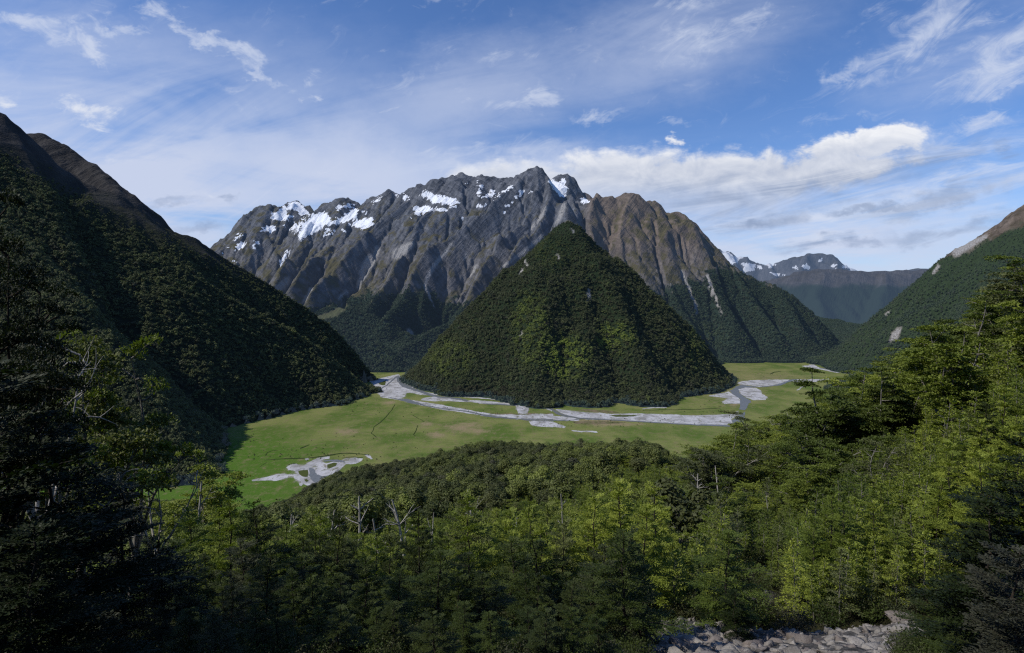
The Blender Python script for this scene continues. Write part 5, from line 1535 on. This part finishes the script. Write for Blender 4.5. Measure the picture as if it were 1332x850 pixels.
def rock_mesh(seed, n=2, sharp=.30):
    import bmesh
    r = np.random.default_rng(seed)
    bm = bmesh.new(); bmesh.ops.create_icosphere(bm, subdivisions=n, radius=1.0)
    sc_ = r.uniform(.6, 1.2, 3) * [1.1, 1.0, .62]
    planes = [(unit(1, r)[0], r.uniform(.30, .62)) for _ in range(9)]
    for v in bm.verts:
        p = np.array(v.co)
        for nrm, d_ in planes:
            o_ = p @ nrm - d_
            if o_ > 0: p = p - nrm * o_
        p = p * (1 + sharp * .35 * (perlin(np.array([p[0] * 2.2 + seed]), np.array([p[1] * 2.2 + p[2] * 1.7]), seed)[0]))
        v.co = Vector(p * sc_)
    v_ = np.array([list(v.co) for v in bm.verts]); f_ = np.array([[v.index for v in f.verts] for f in bm.faces])
    bm.free()
    return v_, f_


m, t, out = new_mat('broken_rock')
pos = t.new('ShaderNodeNewGeometry').outputs['Position']
rr_ = t.new('ShaderNodeNewGeometry').outputs['Random Per Island']
n1 = t.noise(pos, 3.0, 5, 0.7); n2 = t.noise(pos, 14.0, 4, 0.7)
c = t.mix(t.math('ADD', t.math('MULTIPLY', t.step(n1, 0.3, 0.7), 0.45), t.math('MULTIPLY', t.math('FRACT', t.math('MULTIPLY', rr_, 7.3)), 0.55)), (0.090, 0.082, 0.074), (0.36, 0.335, 0.30))
c = t.mix(t.math('MULTIPLY', t.step(rr_, 0.6, 1.0), 0.6), c, (0.18, 0.145, 0.13))
c = t.mix(t.math('MULTIPLY', t.step(n2, 0.55, 0.75), 0.5), c, (0.055, 0.055, 0.05))
b = pbsdf(t, c, 0.9, 0.15, bump(t, t.math('ADD', n1, t.math('MULTIPLY', n2, 0.4)), 0.8, 0.12))
t.l.new(b.outputs[0], out.inputs[0]); M_rock = m
RK = [rock_mesh(500 + i, 2) for i in range(8)]
V = []; F = []; nv = 0
n = 15000
u = rng.uniform(790, 1300, n); y = np.where(rng.random(n) < .70, rng.uniform(19, 32, n), rng.uniform(34, 92, n)); x = (u - 666) / FPX * y
ok = scree_mask(x, y) > rng.uniform(.15, .6, n)
x, y = x[ok], y[ok]; z = ground(x, y) + .12
for i in range(len(x)):
    v_, f_ = RK[i % 8]
    s = .06 + .50 * rng.random() ** 3.0
    if rng.random() < .03: s = rng.uniform(.45, .85)
    R_ = Matrix.Rotation(rng.uniform(0, 6.283), 3, 'Z') @ Matrix.Rotation(rng.normal() * .7, 3, 'X') @ Matrix.Rotation(rng.uniform(0, 6.283), 3, 'Z')
    p = (v_ * [1, rng.uniform(.6, 1.1), rng.uniform(.6, 1.2)] * s) @ np.array(R_).T
    V.append(p + [x[i], y[i], z[i] + rng.uniform(-.1, .12)]); F.append(f_ + nv); nv += len(v_)
o = add_obj('rubble', mesh_np('rubble', np.concatenate(V), None, False, None, np.concatenate(F)), M_rock, kind='stuff')
tag(o, 'pale broken stones strewn over the rock shelf and slip', 'rubble')
BIG = [mesh_np('boulder', v_, None, False, None, f_) for v_, f_ in (rock_mesh(520 + i, 3, .5) for i in range(6))]
for me in BIG: me.materials.append(M_rock)
spots = [(980, 772, 37, 1.5, 'pinkish angular boulder in the slip above the rock shelf'), (1002, 790, 36, .9, 'pale block just right of the pinkish boulder'), (905, 728, 58, 1.2, 'pale ledge of rock showing through the young beeches'), (1010, 712, 68, 1.5, 'pale rock high in the slip'), (1045, 748, 47, 1.0, 'grey block half hidden by saplings in the slip'),
         (1180, 812, 31, 1.0, 'long grey slab at the right end of the rock shelf'), (1135, 822, 29.5, .7, 'squared grey stone on the right half of the shelf'), (1060, 826, 29, .6, 'low flat stone in the middle of the shelf'), (870, 822, 29, .75, 'rounded pale stone on the left part of the shelf'), (900, 834, 27.5, .6, 'dark edged stone left of the dense beech'),
         (1215, 818, 29, .8, 'tilted grey stone beside the black arching beech'), (1005, 832, 28, .55, 'small blocky stone right of the dense beech'), (1090, 838, 27, .5, 'small pale stone at the bottom edge of the shelf'), (1265, 700, 48, 1.1, 'pale rock behind the black arching beech'), (1180, 760, 40, .9, 'pale rock above the right end of the shelf'), (845, 838, 27, .5, 'lone stone at the left tip of the shelf')]
for i, (px_, py_, Y, s, lb) in enumerate(spots):
    x_ = (px_ - 666) / FPX * Y
    o = bpy.data.objects.new('boulder', BIG[i % 6]); COL.objects.link(o)
    o.location = (x_, Y, float(ground(x_, Y)) + s * .22); o.scale = (s * rng.uniform(.9, 1.4), s, s * rng.uniform(.75, 1.1)); o.rotation_euler = (rng.normal() * .15, rng.normal() * .15, rng.uniform(0, 6.28))
    tag(o, lb, 'boulder', 'boulders on the rock shelf and slip')
# ------------------------------------------------------------------ daylight
SUN_EL, SUN_AZ = 45.0, (-0.95, -0.28)
d = Vector((SUN_AZ[0], SUN_AZ[1], 0)).normalized() * math.cos(math.radians(SUN_EL))
d.z = math.sin(math.radians(SUN_EL))
sl = bpy.data.lights.new('sun', 'SUN')
sl.energy = 3.8; sl.angle = math.radians(0.53); sl.color = (1.0, 0.94, 0.85)
so = bpy.data.objects.new('sun', sl); COL.objects.link(so)
so.rotation_euler = d.to_track_quat('Z', 'Y').to_euler()
so.location = (0, 0, 2000)

w = bpy.data.worlds.new('World'); scene.world = w; w.use_nodes = True
w.node_tree.nodes.clear()
t = NT(w.node_tree)
wout = t.new('ShaderNodeOutputWorld')
sky = t.new('ShaderNodeTexSky', sky_type='NISHITA')
sky.sun_disc = False
sky.sun_elevation = math.radians(SUN_EL)
sky.sun_rotation = math.atan2(SUN_AZ[0], SUN_AZ[1])
sky.altitude = 800; sky.air_density = 1.0; sky.dust_density = 0.4; sky.ozone_density = 3.0
dirn = t.new('ShaderNodeTexCoord').outputs['Generated']
sep = t.new('ShaderNodeSeparateXYZ'); t.l.new(dirn, sep.inputs[0])
ux, uy, uz = sep.outputs
ycl = t.math('MAXIMUM', uy, 0.05)
A = t.math('DIVIDE', ux, ycl)          # sideways slope of the sight line
E = t.math('DIVIDE', uz, ycl)          # upward slope of the sight line


def ae(px, py):
    x, y, z = at(px, py, 1.0)
    return x, z - CAM_Z


wp = t.new('ShaderNodeTexNoise', noise_dimensions='2D')
_vv = t.new('ShaderNodeCombineXYZ'); t.l.new(A, _vv.inputs[0]); t.l.new(t.math('MULTIPLY', E, 1.8), _vv.inputs[1]); t.l.new(_vv.outputs[0], wp.inputs['Vector'])
wp.inputs['Scale'].default_value = 9.0; wp.inputs['Detail'].default_value = 5; wp.inputs['Roughness'].default_value = 0.62
wsep = t.new('ShaderNodeSeparateXYZ'); t.l.new(wp.outputs['Color'], wsep.inputs[0])
AW = t.math('ADD', A, t.math('MULTIPLY', t.math('SUBTRACT', wsep.outputs[0], 0.5), 0.16))
EW = t.math('ADD', E, t.math('MULTIPLY', t.math('SUBTRACT', wsep.outputs[1], 0.5), 0.075))


# cloud layer seen from below: position on a flat layer overhead
lz = t.math('ADD', t.math('MAXIMUM', uz, 0.0), 0.10)
lay = t.new('ShaderNodeCombineXYZ')
t.l.new(t.math('DIVIDE', ux, lz), lay.inputs[0]); t.l.new(t.math('DIVIDE', uy, lz), lay.inputs[1])
lay = lay.outputs[0]
vv = t.new('ShaderNodeCombineXYZ'); t.l.new(A, vv.inputs[0]); t.l.new(E, vv.inputs[1]); vv = vv.outputs[0]


def blob(px, py, rx, ry, rot=0.0, soft=(1.0, 0.0)):
    """Soft ellipse in the sky (centre and radii in photo pixels, rotated anticlockwise by rot degrees)."""
    cx, cy = ae(px, py)
    r = math.radians(rot)
    dx = t.math('SUBTRACT', AW, cx); dy = t.math('SUBTRACT', EW, cy)
    p = t.math('ADD', t.math('MULTIPLY', dx, math.cos(r) * FPX / rx), t.math('MULTIPLY', dy, math.sin(r) * FPX / rx))
    q = t.math('ADD', t.math('MULTIPLY', dx, -math.sin(r) * FPX / ry), t.math('MULTIPLY', dy, math.cos(r) * FPX / ry))
    dd = t.math('SQRT', t.math('ADD', t.math('MULTIPLY', p, p), t.math('MULTIPLY', q, q)))
    return t.step(dd, soft[0], soft[1])


def fold(vals, op='MAXIMUM'):
    r = vals[0]
    for v in vals[1:]: r = t.math(op, r, v)
    return r


def nn(v, k=2.4): return t.math('ADD', t.math('MULTIPLY', t.math('SUBTRACT', v, 0.5), k), 0.5)


def wt(v, k): return t.math('MULTIPLY', v, k)


def rotmap(rot, sx, sy, off=(0, 0, 0)):
    m = t.new('ShaderNodeMapping', vector_type='TEXTURE')
    t.l.new(vv, m.inputs[0])
    m.inputs['Location'].default_value = off
    m.inputs['Rotation'].default_value = (0, 0, math.radians(rot))
    m.inputs['Scale'].default_value = (sx, sy, 1)
    return m.outputs[0]


base = t.mix(1.0, sky.outputs[0], (0.80, 0.98, 1.26), 'MULTIPLY')
bg_sky = t.mix(1.0, base, (0.100, 0.104, 0.108), 'MULTIPLY')
# --- thin high veil
veil_n = t.noise(t.scaled(lay, (0.55, 0.9, 1)), 1.1, 5, 0.6, 0.8, '2D')
veil_n2 = t.noise(rotmap(14, 0.50, 0.10), 1.0, 6, 0.62, 0.6, '2D')
veil_m = fold([wt(blob(60, 270, 760, 330, 0), 1.25), wt(blob(430, 235, 520, 170, -8), 1.0), wt(blob(1050, 320, 620, 150, 0), 1.0), wt(blob(600, 130, 320, 110, 15), 0.6), wt(blob(860, 60, 320, 110, 16), 0.6), wt(blob(120, 60, 260, 90, -20), .5), wt(blob(720, 240, 260, 90, 0), .9), wt(blob(1280, 60, 260, 110, 25), .45)])
vq = nn(t.math('ADD', wt(veil_n, 0.5), wt(veil_n2, 0.5)), 2.8)
veil = t.math('MULTIPLY', veil_m, t.step(vq, -0.30, 0.75), clamp=True)
low = t.step(E, 0.34, 0.02)
veil = t.math('MAXIMUM', veil, t.math('MULTIPLY', wt(low, 0.78), t.step(vq, -0.2, 0.8)))
col = t.mix(wt(veil, 0.95), bg_sky, (0.585, 0.65, 0.825))
# --- streaks of cirrus
cn = t.noise(rotmap(-24, 0.050, 0.026), 1.0, 6, 0.66, 0.5, '2D')
cl = fold([blob(275, 52, 132, 21, -31), blob(40, 30, 110, 34, -22), blob(120, 60, 90, 26, -30), wt(blob(155, 36, 66, 18, -8), .9), wt(blob(330, 94, 62, 15, -27), 1.0), wt(blob(210, 10, 52, 30, -35), .9), wt(blob(395, 100, 44, 13, 10), .6), wt(blob(405, 131, 22, 8, -20), .7), wt(blob(550, 0, 60, 12, 0), .5)])
cir_l = t.step(t.math('ADD', wt(cl, 0.75), wt(nn(cn), 0.55)), 0.46, 1.25)
cn2 = t.noise(rotmap(30, 0.10, 0.036), 1.0, 7, 0.68, 0.9, '2D')
cr = fold([wt(blob(1190, 58, 200, 46, 26), .9), wt(blob(1300, 75, 150, 56, 30), 1.0), wt(blob(1105, 92, 70, 19, 24), .9), wt(blob(1280, 112, 130, 22, 22), .9), wt(blob(910, 52, 150, 44, 18), .62), wt(blob(980, 25, 60, 22, 30), .7), wt(blob(900, 6, 90, 18, 0), .6), wt(blob(1210, 12, 120, 26, 15), .6)])
cir_r = t.step(t.math('ADD', wt(cr, 0.75), wt(nn(cn2), 0.60)), 0.42, 1.30)
cn3 = t.noise(rotmap(22, 0.075, 0.028), 1.0, 7, 0.66, 0.7, '2D')
cm = fold([wt(blob(700, 126, 80, 22, 22), .9), wt(blob(655, 72, 70, 15, 8), .6), wt(blob(615, 122, 26, 18, 40), .65), wt(blob(775, 156, 75, 14, 12), .75), wt(blob(640, 188, 190, 24, 4), .6), wt(blob(1295, 163, 60, 18, 10), .75), wt(blob(895, 155, 50, 12, 10), .5), wt(blob(540, 100, 120, 30, 20), .4), wt(blob(1100, 150, 120, 20, 12), .35)])
cir_m = t.step(t.math('ADD', wt(cm, 0.75), wt(nn(cn3), 0.60)), 0.46, 1.30)
cir = fold([cir_l, cir_r, cir_m])
col = t.mix(wt(cir, 0.70), col, (0.66, 0.72, 0.86))
# --- cumulus
pn = t.noise(rotmap(6, 0.060, 0.034), 1.0, 7, 0.64, 0.4, '2D')
pm = fold([blob(112, 144, 62, 36, -10), wt(blob(15, 128, 46, 16, 0), .8), wt(blob(150, 205, 50, 14, -10), .45), wt(blob(270, 250, 60, 12, 0), .4)])
puff = t.step(t.math('ADD', wt(pm, 0.75), wt(nn(pn), 0.60)), 0.52, 1.20)
col = t.mix(wt(puff, 0.85), col, (0.80, 0.83, 0.90))
kn = t.noise(rotmap(4, 0.090, 0.052), 1.0, 8, 0.60, 0.35, '2D')
kb = t.noise(rotmap(4, 0.24, 0.11, (0.2, 0.1, 0)), 1.0, 4, 0.55, 0.2, '2D')
kup = fold([blob(690, 258, 190, 84, -4), blob(800, 246, 230, 80, 3), blob(905, 240, 190, 76, 3), blob(985, 232, 160, 64, 4), blob(1075, 212, 100, 54, 14), wt(blob(1140, 188, 110, 34, 10), .95), wt(blob(1085, 216, 150, 44, 8), .95), wt(blob(888, 184, 26, 16, 0), .6)])
kd = t.math('ADD', wt(kup, 0.95), t.math('ADD', wt(nn(kn), 0.34), wt(nn(kb), 0.22)))
cum = t.step(kd, 0.46, 0.86)
fade = t.step(E, ae(0, 290)[1], ae(0, 226)[1], 0.15, 1.0)
kn_up = t.noise(rotmap(4, 0.090, 0.052, (0.005, -0.011, 0)), 1.0, 8, 0.60, 0.35, '2D')
relief = t.math('ADD', t.math('MULTIPLY', t.math('SUBTRACT', kn, kn_up), 2.2), 0.5)
tilt = t.math('ADD', E, wt(A, -0.055))
hi = t.step(tilt, ae(800, 232)[1] - 0.055 * ae(800, 0)[0], ae(800, 190)[1] - 0.055 * ae(800, 0)[0])
lum = t.math('ADD', wt(relief, 0.55), wt(hi, 0.50), clamp=True)
ccol = t.mix(lum, (0.47, 0.53, 0.67), (0.93, 0.94, 0.97))
col = t.mix(t.math('MULTIPLY', cum, fade), col, ccol)
wn = t.noise(rotmap(11, 0.28, 0.030), 1.0, 7, 0.64, 0.7, '2D')
wm = fold([wt(blob(1210, 226, 300, 70, 12), .75), wt(blob(1240, 186, 120, 26, 14), .65), wt(blob(640, 215, 170, 34, 6), .7), wt(blob(1070, 310, 80, 15, 4), 1.0), wt(blob(1060, 285, 190, 24, 6), 1.0), wt(blob(900, 280, 220, 40, 2), .7), wt(blob(1270, 232, 230, 50, 14), 1.0), wt(blob(1180, 262, 270, 40, 10), .95), wt(blob(1020, 332, 200, 26, 0), .6), wt(blob(1250, 290, 160, 30, 8), .5)])
wl = t.math('MULTIPLY', wm, t.step(nn(wn), 0.15, 0.85))
col = t.mix(wt(wl, 0.85), col, (0.66, 0.72, 0.86))
# --- grey lens clouds under the cumulus
gn = t.noise(rotmap(9, 0.34, 0.036), 1.0, 6, 0.62, 0.6, '2D')
gm = fold([wt(blob(1070, 244, 240, 30, 10), 1.0), wt(blob(985, 288, 90, 17, 7), 1.0), wt(blob(1180, 215, 150, 26, 16), .8), wt(blob(1140, 270, 80, 10, 4), .8), wt(blob(960, 266, 220, 26, 4), .85), wt(blob(1080, 318, 90, 12, 0), .9), wt(blob(1230, 300, 150, 16, 8), .7), wt(blob(920, 300, 120, 12, 2), .6), wt(blob(1225, 258, 160, 18, 14), .7), wt(blob(1320, 200, 45, 14, 0), .7), wt(blob(900, 244, 150, 18, 2), .5), wt(blob(290, 253, 22, 8, 0), .6), wt(blob(235, 268, 40, 9, 20), .5), wt(blob(260, 300, 60, 10, 0), .6)])
gl = t.math('MULTIPLY', gm, t.step(nn(gn), 0.02, 0.66))
col = t.mix(t.math('MULTIPLY', gl, 0.80, clamp=True), col, (0.235, 0.315, 0.49))
w.cycles.sampling_method = 'MANUAL'; w.cycles.sample_map_resolution = 256
bg = t.new('ShaderNodeBackground')
t.l.new(col, bg.inputs[0]); bg.inputs[1].default_value = 1.0
t.l.new(bg.outputs[0], wout.inputs[0])

scene.view_settings.view_transform = 'Standard'
scene.view_settings.look = 'None'
scene.view_settings.exposure = 0.0
scene.view_settings.gamma = 1.0
scene.render.engine = 'CYCLES'
cy = scene.cycles
cy.use_denoising = False
cy.filter_width = 1.25
cy.sample_clamp_indirect = 1.5; cy.sample_clamp_direct = 4.0
cy.max_bounces = 5; cy.diffuse_bounces = 3; cy.glossy_bounces = 2; cy.transmission_bounces = 3; cy.transparent_max_bounces = 4
cy.caustics_reflective = False; cy.caustics_refractive = False
